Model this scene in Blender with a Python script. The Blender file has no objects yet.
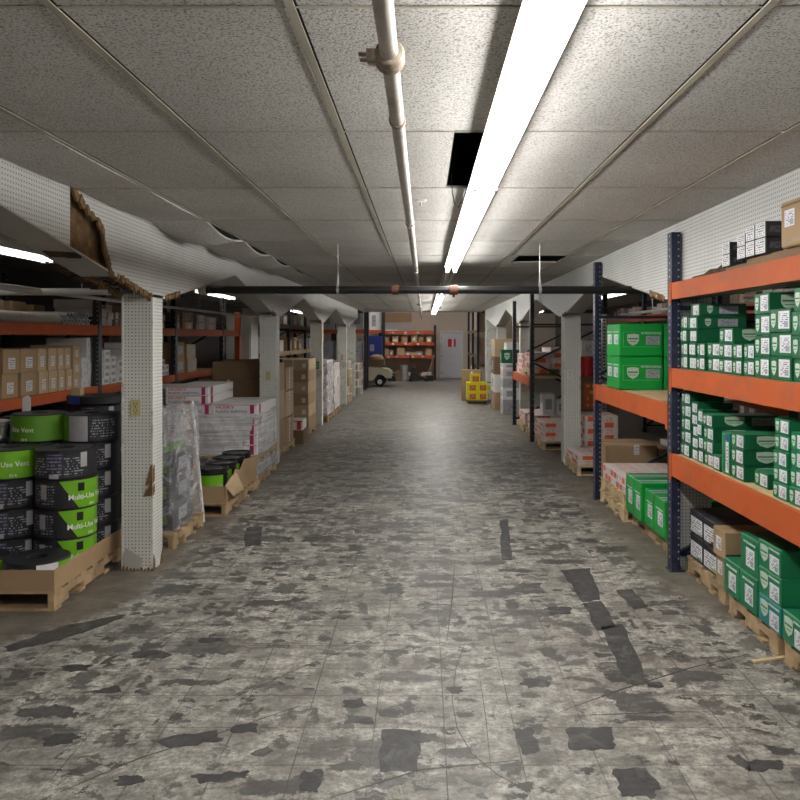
import bpy, bmesh, math, random
from mathutils import Vector, Matrix
random.seed(7)
S = bpy.context.scene
C = S.collection
PI = math.pi
R = math.radians

# ------------------------------------------------------------------ materials
class NT:
    """tiny helper for writing shader maths"""
    def __init__(s, nt): s.nt = nt
    def n(s, t, **k):
        o = s.nt.nodes.new(t)
        for a, b in k.items(): setattr(o, a, b)
        return o
    def put(s, sock, v):
        if isinstance(v, bpy.types.NodeSocket): s.nt.links.new(v, sock)
        elif v is not None: sock.default_value = v
    def m(s, op, a, b=None, c=None, clamp=False):
        o = s.n('ShaderNodeMath', operation=op, use_clamp=clamp)
        for i, v in enumerate((a, b, c)):
            if v is not None: s.put(o.inputs[i], v)
        return o.outputs[0]
    def vm(s, op, a, b=None):
        o = s.n('ShaderNodeVectorMath', operation=op)
        s.put(o.inputs[0], a)
        if b is not None: s.put(o.inputs[1], b)
        return o.outputs[0]
    def mix(s, f, a, b):
        o = s.n('ShaderNodeMix', data_type='RGBA')
        s.put(o.inputs[0], f); s.put(o.inputs[6], a); s.put(o.inputs[7], b)
        return o.outputs[2]
    def noise(s, vec, scale, detail=4, rough=.55, dist=0, out=0):
        o = s.n('ShaderNodeTexNoise')
        s.put(o.inputs['Vector'], vec); o.inputs['Scale'].default_value = scale
        o.inputs['Detail'].default_value = detail; o.inputs['Roughness'].default_value = rough
        o.inputs['Distortion'].default_value = dist
        return o.outputs[out]
    def ramp(s, f, a, b):
        o = s.n('ShaderNodeMapRange'); s.put(o.inputs[0], f)
        o.inputs[1].default_value = a; o.inputs[2].default_value = b
        return o.outputs[0]

def rgb(c): return (c[0], c[1], c[2], 1.0)
MATS = {}
def newmat(name):
    m = bpy.data.materials.new(name); m.use_nodes = True
    nt = m.node_tree; b = nt.nodes['Principled BSDF']
    return m, NT(nt), b
def mat(name, col, rough=.6, var=.12, vscale=6, metal=0, bump=0, bscale=60, dirt=None, dirtamt=.5, dscale=3, spec=.4):
    if name in MATS: return MATS[name]
    m, t, b = newmat(name)
    tc = t.n('ShaderNodeTexCoord').outputs['Object']
    c = rgb(col)
    if var:
        f = t.noise(tc, vscale, 5, .6)
        c = t.mix(t.ramp(f, .3, .7), rgb([x*(1-var) for x in col]), rgb([min(1, x*(1+var)) for x in col]))
    if dirt:
        f = t.noise(tc, dscale, 8, .7, .4)
        c = t.mix(t.m('MULTIPLY', t.ramp(f, .52, .66), dirtamt), c, rgb(dirt))
    t.put(b.inputs['Base Color'], c)
    b.inputs['Roughness'].default_value = rough; b.inputs['Metallic'].default_value = metal
    b.inputs['Specular IOR Level'].default_value = spec
    if bump:
        bn = t.n('ShaderNodeBump'); bn.inputs['Strength'].default_value = bump; bn.inputs['Distance'].default_value = .004
        t.put(bn.inputs['Height'], t.noise(tc, bscale, 4, .6)); t.put(b.inputs['Normal'], bn.outputs[0])
    MATS[name] = m
    return m
def emit(name, col, k):
    m, t, b = newmat(name)
    b.inputs['Base Color'].default_value = (.9, .9, .9, 1)
    b.inputs['Emission Color'].default_value = rgb(col); b.inputs['Emission Strength'].default_value = k
    MATS[name] = m; return m

def pegboard(name, col, hole=(.035, .032, .028), pitch=.0254, rad=.0042, hard=1.0):
    m, t, b = newmat(name)
    g = t.n('ShaderNodeNewGeometry'); pos = t.n('ShaderNodeSeparateXYZ'); t.put(pos.inputs[0], g.outputs['Position'])
    nn = t.n('ShaderNodeSeparateXYZ'); t.put(nn.inputs[0], g.outputs['True Normal'])
    ax = t.m('GREATER_THAN', t.m('ABSOLUTE', nn.outputs[0]), .6)
    u = t.m('ADD', t.m('MULTIPLY', pos.outputs[1], ax), t.m('MULTIPLY', pos.outputs[0], t.m('SUBTRACT', 1.0, ax)))
    v = pos.outputs[2]
    fu = t.m('SUBTRACT', t.m('FRACT', t.m('DIVIDE', t.m('ADD', u, 50.0), pitch)), .5)
    fv = t.m('SUBTRACT', t.m('FRACT', t.m('DIVIDE', v, pitch)), .5)
    d = t.m('SQRT', t.m('ADD', t.m('MULTIPLY', fu, fu), t.m('MULTIPLY', fv, fv)))
    h = t.m('LESS_THAN', d, rad/pitch)
    n1 = t.noise(g.outputs['Position'], 2.2, 6, .6)
    c = t.mix(t.ramp(n1, .3, .75), rgb([x*.88 for x in col]), rgb(col))
    st = t.noise(g.outputs['Position'], 7, 8, .75, .5)
    c = t.mix(t.m('MULTIPLY', t.ramp(st, .62, .72), .45), c, rgb((.30, .25, .19)))
    c = t.mix(h, c, rgb(hole))
    t.put(b.inputs['Base Color'], c); b.inputs['Roughness'].default_value = .55
    b.inputs['Specular IOR Level'].default_value = .3
    MATS[name] = m; return m

def printmat(name, paper, ink, rows=7, cols=9, fill=.5, ink2=None):
    """a printed paper label: rows of small marks"""
    m, t, b = newmat(name)
    g = t.n('ShaderNodeTexCoord').outputs['Generated']
    s = t.n('ShaderNodeSeparateXYZ'); t.put(s.inputs[0], g)
    x, z = s.outputs[0], s.outputs[2]
    row = t.m('FLOOR', t.m('MULTIPLY', z, float(rows)))
    fr = t.m('FRACT', t.m('MULTIPLY', z, float(rows)))
    line = t.m('MULTIPLY', t.m('GREATER_THAN', fr, .3), t.m('LESS_THAN', fr, .78))
    cb = t.n('ShaderNodeCombineXYZ'); t.put(cb.inputs[0], t.m('MULTIPLY', x, float(cols))); t.put(cb.inputs[1], t.m('MULTIPLY', row, 3.71))
    oi = t.n('ShaderNodeObjectInfo'); t.put(cb.inputs[2], 0.0)
    nz = t.noise(cb.outputs[0], 1.0, 2, .6)
    mk = t.m('MULTIPLY', line, t.m('GREATER_THAN', nz, 1-fill))
    inx = t.m('MULTIPLY', t.m('MULTIPLY', t.m('GREATER_THAN', x, .08), t.m('LESS_THAN', x, .92)),
              t.m('MULTIPLY', t.m('GREATER_THAN', z, .08), t.m('LESS_THAN', z, .92)))
    mk = t.m('MULTIPLY', mk, inx)
    c = t.mix(mk, rgb(paper), rgb(ink))
    if ink2:
        sq = t.m('MULTIPLY', t.m('LESS_THAN', z, .42), t.m('GREATER_THAN', x, .55))
        c = t.mix(t.m('MULTIPLY', t.m('MULTIPLY', sq, inx), .85), c, rgb(ink2))
    t.put(b.inputs['Base Color'], c); b.inputs['Roughness'].default_value = .5
    MATS[name] = m; return m

def filmmat(name, tint=(.8, .82, .84), lo=.12, hi=.75, sc=(2, 2, 14), rough=.22):
    m, t, b = newmat(name)
    g = t.n('ShaderNodeNewGeometry').outputs['Position']
    v = t.vm('MULTIPLY', g, sc)
    n1 = t.noise(v, 1.6, 6, .7, 1.2)
    b.inputs['Base Color'].default_value = rgb(tint); b.inputs['Roughness'].default_value = rough
    b.inputs['Specular IOR Level'].default_value = .8
    bn = t.n('ShaderNodeBump'); bn.inputs['Strength'].default_value = .6; bn.inputs['Distance'].default_value = .012
    t.put(bn.inputs['Height'], n1); t.put(b.inputs['Normal'], bn.outputs[0])
    tr = t.n('ShaderNodeBsdfTransparent'); mx = t.n('ShaderNodeMixShader')
    o = t.n('ShaderNodeMapRange'); t.put(o.inputs[0], n1); o.inputs[1].default_value = .38; o.inputs[2].default_value = .68
    o.inputs[3].default_value = lo; o.inputs[4].default_value = hi
    t.put(mx.inputs[0], o.outputs[0]); t.put(mx.inputs[1], tr.outputs[0]); t.put(mx.inputs[2], b.outputs[0])
    t.put(t.nt.nodes['Material Output'].inputs[0], mx.outputs[0])
    MATS[name] = m; return m

def tilemat():
    m, t, b = newmat('acoustic_tile')
    g = t.n('ShaderNodeNewGeometry').outputs['Position']
    sp = t.noise(g, 115, 3, .7)
    big = t.noise(g, 1.1, 5, .6)
    # per-tile tone
    mp = t.vm('ADD', g, (0.342, -3.24, 0)); dv = t.vm('DIVIDE', mp, (.612, 1.22, 1)); fl = t.vm('FLOOR', dv)
    wn = t.n('ShaderNodeTexWhiteNoise'); t.put(wn.inputs[0], fl)
    base = t.mix(t.ramp(big, .3, .7), (.54, .525, .50, 1), (.70, .685, .66, 1))
    base = t.mix(t.m('MULTIPLY', wn.outputs[0], .35), base, (.50, .48, .45, 1))
    fis = t.ramp(sp, .37, .49)
    c = t.mix(fis, (.22, .205, .19, 1), base)
    t.put(b.inputs['Base Color'], c); b.inputs['Roughness'].default_value = .9
    b.inputs['Specular IOR Level'].default_value = .1
    bn = t.n('ShaderNodeBump'); bn.inputs['Strength'].default_value = 1; bn.inputs['Distance'].default_value = .004
    t.put(bn.inputs['Height'], sp); t.put(b.inputs['Normal'], bn.outputs[0])
    return m

def floormat():
    m, t, b = newmat('worn_floor')
    P = t.n('ShaderNodeNewGeometry').outputs['Position']
    s = t.n('ShaderNodeSeparateXYZ'); t.put(s.inputs[0], P); X, Y = s.outputs[0], s.outputs[1]
    grit = t.noise(P, 42, 8, .78); fine = t.noise(P, 11, 9, .72); mid = t.noise(P, 2.6, 7, .65); big = t.noise(P, .55, 4, .6)
    c = t.mix(t.ramp(fine, .36, .62), (.13, .121, .107, 1), (.54, .515, .465, 1))
    c = t.mix(t.m('MULTIPLY', t.ramp(grit, .50, .56), .6), c, (.12, .112, .10, 1))
    c = t.mix(t.m('MULTIPLY', t.ramp(mid, .46, .58), .65), c, (.17, .158, .14, 1))
    nz = t.noise(P, 9, 6, .75, 0, 1)
    off = t.vm('MULTIPLY', t.vm('SUBTRACT', nz, (.5, .5, .5)), (.22, .22, 0))
    W = t.vm('ADD', P, off)
    more = t.m('ADD', .85, t.m('MULTIPLY', t.ramp(Y, 3.3, 7.0), 1.1))
    dark = None
    for k, (sc, st, th, dens) in enumerate(((2.2, (1.0, 1.35, 1), .38, .34), (3.6, (1.5, .8, 1), .38, .36), (3.0, (.6, 1.8, 1), .36, .36), (7.5, (.8, 1.2, 1), .40, .46), (5.2, (2.2, .7, 1), .36, .36), (11., (.7, 1.6, 1), .4, .42))):
        v = t.vm('ADD', t.vm('MULTIPLY', W, st), (k*13.7, k*7.1, k*3.3))
        vo = t.n('ShaderNodeTexVoronoi', feature='F1', distance='CHEBYCHEV', voronoi_dimensions='2D')
        t.put(vo.inputs['Vector'], v); vo.inputs['Scale'].default_value = sc
        cs = t.n('ShaderNodeSeparateColor'); t.put(cs.inputs[0], vo.outputs['Color'])
        sz = t.m('MULTIPLY', cs.outputs[1], th)
        on = t.m('LESS_THAN', cs.outputs[0], t.m('MULTIPLY', t.m('MULTIPLY', t.ramp(big, .28, .68), dens*1.7), more))
        inside = t.m('SUBTRACT', sz, vo.outputs['Distance'])
        mk = t.m('MULTIPLY', t.ramp(inside, 0, .06), on)
        mk = t.m('MULTIPLY', mk, t.m('ADD', t.m('MULTIPLY', cs.outputs[2], .4), .6))
        dark = mk if dark is None else t.m('MAXIMUM', dark, mk)
    dark = t.m('MULTIPLY', dark, t.m('ADD', .55, t.m('MULTIPLY', t.ramp(fine, .30, .50), .45)))
    c = t.mix(dark, c, (.058, .055, .056, 1))
    # scuffs and scratches, thin and stretched
    for k, (ang, sx, sy, lo, hi, a, col) in enumerate(((.12, 1.1, 24, .54, .62, .7, (.075, .066, .058, 1)), (1.25, .9, 20, .56, .64, .6, (.09, .078, .07, 1)), (-.55, 1.2, 28, .56, .63, .65, (.085, .06, .048, 1)), (.75, 1.0, 26, .57, .64, .6, (.08, .07, .065, 1)), (.02, 2.2, 34, .55, .66, .4, (.60, .58, .53, 1)))):
        mp = t.n('ShaderNodeMapping'); t.put(mp.inputs[0], W); mp.inputs[2].default_value = (0, 0, ang); mp.inputs[3].default_value = (sx, sy, 1); mp.inputs[1].default_value = (k*5.1, 2*k, 0)
        f = t.noise(mp.outputs[0], 1.0, 5, .7, .25)
        c = t.mix(t.m('MULTIPLY', t.m('MULTIPLY', t.ramp(f, lo, hi), a), t.ramp(t.noise(P, 1.3+k*.3, 3, .6), .42, .58)), c, col)
    # floor tile joints, one foot squares
    for ax in (X, Y):
        fr = t.m('ABSOLUTE', t.m('SUBTRACT', t.m('FRACT', t.m('ADD', t.m('DIVIDE', t.m('ADD', ax, t.m('MULTIPLY', fine, .006)), .3048), 40.2)), .5))
        c = t.mix(t.m('MULTIPLY', t.m('LESS_THAN', fr, .0085), t.m('MULTIPLY', t.ramp(mid, .3, .55), .85)), c, (.07, .06, .05, 1))
    # bare brown concrete along both sides, outside the worn tile
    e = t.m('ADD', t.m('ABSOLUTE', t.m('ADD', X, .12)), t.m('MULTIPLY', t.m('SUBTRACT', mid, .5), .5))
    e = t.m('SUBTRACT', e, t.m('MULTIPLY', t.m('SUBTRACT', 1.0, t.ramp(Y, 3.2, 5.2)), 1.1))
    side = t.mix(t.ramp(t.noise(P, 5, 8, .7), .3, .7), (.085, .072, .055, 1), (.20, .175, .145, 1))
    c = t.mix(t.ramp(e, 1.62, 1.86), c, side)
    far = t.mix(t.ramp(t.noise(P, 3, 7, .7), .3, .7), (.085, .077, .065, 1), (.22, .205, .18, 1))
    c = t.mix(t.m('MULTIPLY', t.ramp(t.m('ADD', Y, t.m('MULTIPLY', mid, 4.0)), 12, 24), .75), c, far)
    t.put(b.inputs['Base Color'], c)
    t.put(b.inputs['Roughness'], t.m('ADD', .30, t.m('MULTIPLY', fine, .35))); b.inputs['Specular IOR Level'].default_value = .5
    bn = t.n('ShaderNodeBump'); bn.inputs['Strength'].default_value = .5; bn.inputs['Distance'].default_value = .004
    t.put(bn.inputs['Height'], t.m('SUBTRACT', fine, t.m('MULTIPLY', dark, .4))); t.put(b.inputs['Normal'], bn.outputs[0])
    return m

M_TILE = tilemat(); M_FLOOR = floormat()
M_PEG = pegboard('white_pegboard', (.66, .66, .645))
M_PEGC = pegboard('column_pegboard', (.72, .715, .68), rad=.0043)
M_WHITEP = mat('chipped_white_paint', (.68, .68, .63), .5, .1, 4, dirt=(.25, .18, .12), dirtamt=.6, dscale=5)
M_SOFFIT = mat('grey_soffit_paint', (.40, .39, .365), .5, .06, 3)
M_TORN = mat('torn_hardboard', (.20, .115, .055), .9, .4, 18, bump=.8)
M_TORND = mat('dark_hardboard', (.07, .04, .022), .95, .4, 12, bump=.8)
M_PLENUM = mat('lightless_plenum', (.018, .017, .016), .95)  # near-black colour stands in for the unlit void above the tiles
M_TEE = mat('dirty_beige_tee', (.40, .37, .30), .5, .2, 2)
M_DARKC = mat('dim_side_ceiling', (.42, .40, .37), .9, .2, 1.5)
M_WALL = mat('side_wall_paint', (.09, .08, .075), .8, .15, 1)
M_BACK = mat('rear_wall_beige', (.56, .48, .39), .8, .06, 1)
M_BACKW = mat('rear_wall_white', (.52, .50, .50), .7, .06, 1)
M_ORANGE = mat('orange_rack_paint', (.44, .088, .022), .6, .12, 3, dirt=(.22, .10, .06), dirtamt=.5, dscale=4, spec=.25)
M_ORANGED = mat('deep_orange_rack_paint', (.50, .085, .03), .45, .15, 3, dirt=(.2, .08, .05), dirtamt=.5)
M_NAVY = mat('navy_rack_paint', (.013, .018, .048), .38, .2, 5, dirt=(.08, .08, .09), dirtamt=.35, dscale=9)
M_BLACKR = mat('black_rack_paint', (.018, .018, .022), .45, .2, 5)
M_HOLE = mat('punched_hole', (.45, .46, .5), .5, 0)
M_HOLED = mat('punched_hole_dark', (.01, .01, .012), .8, 0)
M_PLY = mat('plywood_deck', (.48, .36, .20), .7, .18, 9)
M_WOOD = mat('pallet_wood', (.40, .28, .16), .8, .28, 11, bump=.3, dirt=(.14, .09, .05), dirtamt=.5)
M_WOODP = mat('pale_pallet_wood', (.56, .43, .25), .8, .22, 11, bump=.3, dirt=(.2, .13, .07), dirtamt=.4)
M_CARD = mat('kraft_cardboard', (.36, .24, .135), .75, .10, 3)
M_CARDL = mat('pale_cardboard', (.48, .35, .21), .75, .08, 3)
M_CARDD = mat('brown_cardboard', (.19, .12, .065), .8, .12, 3)
M_TAPE = mat('packing_tape', (.46, .33, .19), .25, .05)
M_GREEN = mat('bright_green_carton', (.004, .31, .045), .38, .05, 3)
M_GREEND = mat('deep_green_carton', (.006, .115, .045), .42, .08, 3)
M_GREENT = mat('green_carton_top', (.010, .17, .070), .45, .08, 3)
M_TEAL = mat('teal_carton', (.012, .20, .19), .42, .08, 3)
M_GLINE = mat('light_green_print', (.12, .52, .20), .45, 0)
M_BADGE = mat('pale_badge_print', (.50, .60, .50), .45, .1, 30)
M_BADGED = mat('badge_band_print', (.02, .16, .06), .45, 0)
M_WHT = mat('white_print', (.74, .74, .74), .5, .03)
M_WBOX = mat('white_carton', (.70, .69, .68), .5, .05, 4)
M_PINK = mat('pinkish_white_carton', (.66, .56, .54), .5, .06, 4)
M_ORPR = mat('orange_print', (.68, .13, .045), .5, .05)
M_RED = mat('red_print', (.52, .02, .03), .5, .05)
M_MAG = mat('magenta_print', (.36, .02, .13), .5, .05)
M_LILAC = mat('lilac_print', (.42, .30, .42), .5, .08)
M_BLUE = mat('blue_print', (.03, .06, .30), .5, .05)
M_BLUEC = mat('blue_cabinet_paint', (.018, .03, .21), .45, .1, 3)
M_YEL = mat('yellow_carton', (.72, .66, .01), .5, .04, 4)
M_BLACKB = mat('black_carton', (.022, .02, .024), .45, .15, 3)
M_BLACKP = mat('black_plastic', (.012, .012, .014), .35, .1)
M_ROLL = mat('black_vent_roll', (.014, .014, .017), .5, .3, 40, bump=.5, bscale=220)
M_LIME = mat('lime_wrapper', (.15, .40, .012), .38, .06, 3)
M_LIMED = mat('olive_green_wrapper', (.10, .25, .02), .4, .1, 3)
M_GREY = mat('grey_wrapper', (.36, .36, .37), .4, .1, 10)
M_WHITEM = mat('white_enamel', (.68, .67, .64), .35, .05, 3)
M_PIPE = mat('cream_pipe_paint', (.50, .47, .42), .35, .12, 5, dirt=(.18, .12, .07), dirtamt=.55, dscale=9)
M_COUP = mat('rusty_coupling', (.34, .28, .22), .5, .3, 20, dirt=(.14, .06, .03), dirtamt=.8, dscale=16, bump=.5)
M_BPIPE = mat('black_iron_pipe', (.008, .008, .009), .4, .2)
M_GALV = mat('galvanised_steel', (.45, .46, .47), .35, .15, 8, metal=.8)
M_OUTLET = mat('ivory_outlet', (.50, .44, .24), .4, .03)
M_OUTD = mat('outlet_slot', (.05, .04, .02), .6, 0)
M_CREAM = mat('cream_cart_body', (.56, .53, .38), .4, .06)
M_TYRE = mat('tyre_rubber', (.012, .012, .012), .8, .1)
M_PAPER = mat('crumpled_paper', (.36, .34, .30), .8, .1, 20)
M_PATCH = mat('dark_floor_patch', (.060, .058, .060), .5, .3, 22, bump=.3, dirt=(.2, .19, .175), dirtamt=.5, dscale=7)
M_DOOR = mat('white_door_paint', (.60, .60, .66), .45, .05)
M_GLASS = mat('tan_paper_roll', (.40, .38, .34), .5, .15, 8)
P_LAB = printmat('printed_label', (.72, .72, .74), (.07, .07, .09), 6, 8, .55)
P_LABB = printmat('barcode_label', (.72, .72, .76), (.10, .09, .14), 9, 6, .5, (.28, .28, .33))
P_BLK = printmat('black_wrapper_print', (.016, .016, .02), (.26, .26, .31), 9, 16, .5)
P_BLKV = printmat('violet_picture_print', (.03, .03, .035), (.20, .18, .34), 5, 9, .55)
P_OR = printmat('orange_box_print', (.66, .60, .58), (.62, .12, .05), 4, 5, .52)
P_YEL = printmat('yellow_box_print', (.50, .10, .03), (.75, .55, .05), 4, 6, .45)
P_RED = printmat('red_box_print', (.68, .64, .65), (.45, .06, .12), 5, 6, .45)
P_KFT = printmat('kraft_print', (.34, .24, .13), (.10, .07, .04), 5, 9, .45)
P_GRY = printmat('grey_box_print', (.36, .36, .40), (.12, .12, .16), 5, 7, .5)
F_FILM = filmmat('stretch_film', lo=.45, hi=.96, sc=(.5, .5, 18))
F_BAG = filmmat('clear_plastic_bag', (.62, .62, .64), .10, .62, (3, 3, 5))
E_TUBE = emit('lit_fluorescent_tube', (1.0, .985, .95), 38)
E_SIDE = emit('lit_side_tube', (1.0, .98, .95), 3.2)
E_REAR = emit('rear_room_tube', (1.0, .97, .92), 60)
M_RUST = mat('rusty_red_fitting', (.10, .035, .02), .6, .3, 12)

# ------------------------------------------------------------------ mesh building
class MB:
    def __init__(s): s.v = []; s.f = []; s.mi = []; s.sm = []; s.cur = 0
    def add(s, vs, fs, smooth=False):
        o = len(s.v); s.v += [tuple(v) for v in vs]
        for f in fs: s.f.append([i+o for i in f]); s.mi.append(s.cur); s.sm.append(smooth)
        return s
    def box(s, x0, x1, y0, y1, z0, z1, M=None):
        vs = [(x, y, z) for z in (z0, z1) for y in (y0, y1) for x in (x0, x1)]
        if M is not None: vs = [M @ Vector(v) for v in vs]
        return s.add(vs, [(0, 2, 3, 1), (4, 5, 7, 6), (0, 1, 5, 4), (2, 6, 7, 3), (0, 4, 6, 2), (1, 3, 7, 5)])
    def bar(s, a, b, w, h, up=(0, 0, 1)):
        a, b = Vector(a), Vector(b); d = (b-a); L = d.length; d.normalize()
        u = Vector(up)
        if abs(d.dot(u)) > .98: u = Vector((1, 0, 0))
        r = d.cross(u).normalized(); u = r.cross(d)
        M = Matrix((r.to_4d(), d.to_4d(), u.to_4d(), (0, 0, 0, 1))).transposed()
        for i in range(3): M[3][i] = 0
        M[0][3], M[1][3], M[2][3] = a
        M[3][3] = 1
        return s.box(-w/2, w/2, 0, L, -h/2, h/2, M)
    def tube(s, pts, r, n=12, caps=True):
        pts = [Vector(p) for p in pts]; rings = []
        for i, p in enumerate(pts):
            d = (pts[min(i+1, len(pts)-1)]-pts[max(i-1, 0)]).normalized()
            u = Vector((0, 0, 1)) if abs(d.z) < .9 else Vector((1, 0, 0))
            a = d.cross(u).normalized(); b = a.cross(d)
            rr = r[i] if isinstance(r, (list, tuple)) else r
            rings.append([p+a*math.cos(2*PI*k/n)*rr+b*math.sin(2*PI*k/n)*rr for k in range(n)])
        vs = [v for g in rings for v in g]
        fs = [(i*n+k, i*n+(k+1) % n, (i+1)*n+(k+1) % n, (i+1)*n+k) for i in range(len(pts)-1) for k in range(n)]
        s.add(vs, fs, True)
        if caps:
            s.add(rings[0], [tuple(range(n))]); s.add(rings[-1], [tuple(range(n))[::-1]])
        return s
    def lathe(s, prof, n=28, c=(0, 0, 0), axis='z', smooth=True):
        """prof: list of (r, h); each segment has its own vertices so edges stay crisp"""
        for (r0, h0), (r1, h1) in zip(prof, prof[1:]):
            vs = []
            for (r, h) in ((r0, h0), (r1, h1)):
                for k in range(n):
                    a = 2*PI*k/n; x, y = r*math.cos(a), r*math.sin(a)
                    p = (x, y, h) if axis == 'z' else ((h, x, y) if axis == 'x' else (x, h, y))
                    vs.append((p[0]+c[0], p[1]+c[1], p[2]+c[2]))
            s.add(vs, [(k, (k+1) % n, n+(k+1) % n, n+k) for k in range(n)], smooth)
        return s
    def prism(s, poly, a, b, axis='x'):
        """poly of 2D points extruded from a to b along the axis"""
        def P(u, v, w): return (w, u, v) if axis == 'x' else ((u, w, v) if axis == 'y' else (u, v, w))
        n = len(poly)
        vs = [P(u, v, a) for u, v in poly]+[P(u, v, b) for u, v in poly]
        return s.add(vs, [tuple(range(n))[::-1], tuple(range(n, 2*n))]+[(i, (i+1) % n, n+(i+1) % n, n+i) for i in range(n)])
    def mesh(s, name, mats, recalc=True):
        me = bpy.data.meshes.new(name); me.from_pydata(s.v, [], s.f)
        for m in (mats if isinstance(mats, (list, tuple)) else [mats]): me.materials.append(m)
        me.polygons.foreach_set('material_index', s.mi); me.polygons.foreach_set('use_smooth', s.sm)
        if recalc:
            bm = bmesh.new(); bm.from_mesh(me); bmesh.ops.recalc_face_normals(bm, faces=bm.faces); bm.to_mesh(me); bm.free()
        me.update(); return me

def link(name, me, parent=None, loc=(0, 0, 0), rz=0):
    o = bpy.data.objects.new(name, me); C.objects.link(o); o.location = loc; o.rotation_euler = (0, 0, rz)
    if parent is not None: o.parent = parent
    return o
def part(name, mb, m, parent, loc=(0, 0, 0), label=None):
    o = link(name, mb.mesh(name, m), parent, loc)
    if label: o['label'] = label
    return o
def tag(o, label, cat, group=None, kind=None):
    o['label'] = label; o['category'] = cat
    if group: o['group'] = group
    if kind: o['kind'] = kind
    return o
def thing(name, label, cat, loc=(0, 0, 0), rz=0, group=None):
    return tag(link(name, None, None, loc, rz), label, cat, group)
def struct(name, mb, m, parent=None, kind=True):
    o = link(name, mb.mesh(name, m), parent)
    o['kind'] = 'structure'
    return o

CACHE = {}
def boxmesh(sx, sy, sz, m, bev=.004, top=None):
    """a carton body, base centre at the origin, softened edges and a closed flap seam"""
    key = ('box', round(sx, 3), round(sy, 3), round(sz, 3), m.name, bev, top.name if top else '')
    if key in CACHE: return CACHE[key]
    bm = bmesh.new(); bmesh.ops.create_cube(bm, size=1)
    for v in bm.verts: v.co = Vector((v.co.x*sx, v.co.y*sy, (v.co.z+.5)*sz))
    if bev: bmesh.ops.bevel(bm, geom=bm.edges[:], offset=bev, segments=1, affect='EDGES')
    me = bpy.data.meshes.new('carton_body'); bm.to_mesh(me); bm.free(); me.materials.append(m)
    if top:
        me.materials.append(top)
        for p in me.polygons:
            if p.normal.z > .9: p.material_index = 1
    CACHE[key] = me; return me
def plate(w, h, m, t=.0016):
    """thin decal: local x = width, z = height, faces -y, sits just proud of y = 0"""
    key = ('plate', round(w, 3), round(h, 3), m.name)
    if key not in CACHE: CACHE[key] = MB().box(-w/2, w/2, -t, 0, -h/2, h/2).mesh('plate', m)
    return CACHE[key]
def shield(w, h):
    key = ('shield', round(w, 3), round(h, 3))
    if key in CACHE: return CACHE[key]
    def poly(k): return [(-w/2*k, h/2*k), (0, h*.56*k), (w/2*k, h/2*k), (w/2*k, -.02*h), (w*.36*k, -h*.28*k), (0, -h/2*k), (-w*.36*k, -h*.28*k), (-w/2*k, -.02*h)]
    b = MB(); b.prism(poly(1), -.0016, 0, 'y'); b.cur = 1
    b.box(-w*.44, w*.44, -.0022, -.0016, .06*h, .17*h)
    b.box(-w*.30, w*.30, -.0022, -.0016, -.16*h, -.11*h)
    CACHE[key] = b.mesh('shield', [M_BADGE, M_BADGED]); return CACHE[key]
def frame(w, h, m, t=.004):
    key = ('frame', round(w, 3), round(h, 3), m.name)
    if key in CACHE: return CACHE[key]
    b = MB()
    b.box(-w/2, w/2, -.0014, 0, h/2-t, h/2).box(-w/2, w/2, -.0014, 0, -h/2, -h/2+t)
    b.box(-w/2, -w/2+t, -.0014, 0, -h/2+t, h/2-t).box(w/2-t, w/2, -.0014, 0, -h/2+t, h/2-t)
    CACHE[key] = b.mesh('outline', m); return CACHE[key]
def textmesh(txt, size, m, wmax=None, bend=None, a0=0, bold=.0):
    key = ('text', txt, round(size, 3), m.name, wmax and round(wmax, 3), bend, round(a0, 3))
    if key in CACHE: return CACHE[key]
    cu = bpy.data.curves.new('t', 'FONT'); cu.body = txt; cu.size = size; cu.align_x = 'CENTER'; cu.align_y = 'CENTER'
    cu.extrude = .0006; cu.offset = size*bold; cu.resolution_u = 2
    o = bpy.data.objects.new('t', cu); C.objects.link(o)
    dg = bpy.context.evaluated_depsgraph_get(); me = bpy.data.meshes.new_from_object(o.evaluated_get(dg))
    bpy.data.objects.remove(o); bpy.data.curves.remove(cu)
    xs = [v.co.x for v in me.vertices]; W = max(xs)-min(xs); cx = (max(xs)+min(xs))/2
    k = 1 if not wmax else wmax/W
    for v in me.vertices:
        x, y, z = (v.co.x-cx)*k, v.co.y, v.co.z
        if bend:
            r = bend+.0022+z; a = a0+x/bend; v.co = (r*math.cos(a), r*math.sin(a), y)
        else: v.co = (x, -.0012-z, y)
    me.materials.clear(); me.materials.append(m); me.name = 'lettering'
    CACHE[key] = me; return me

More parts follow.
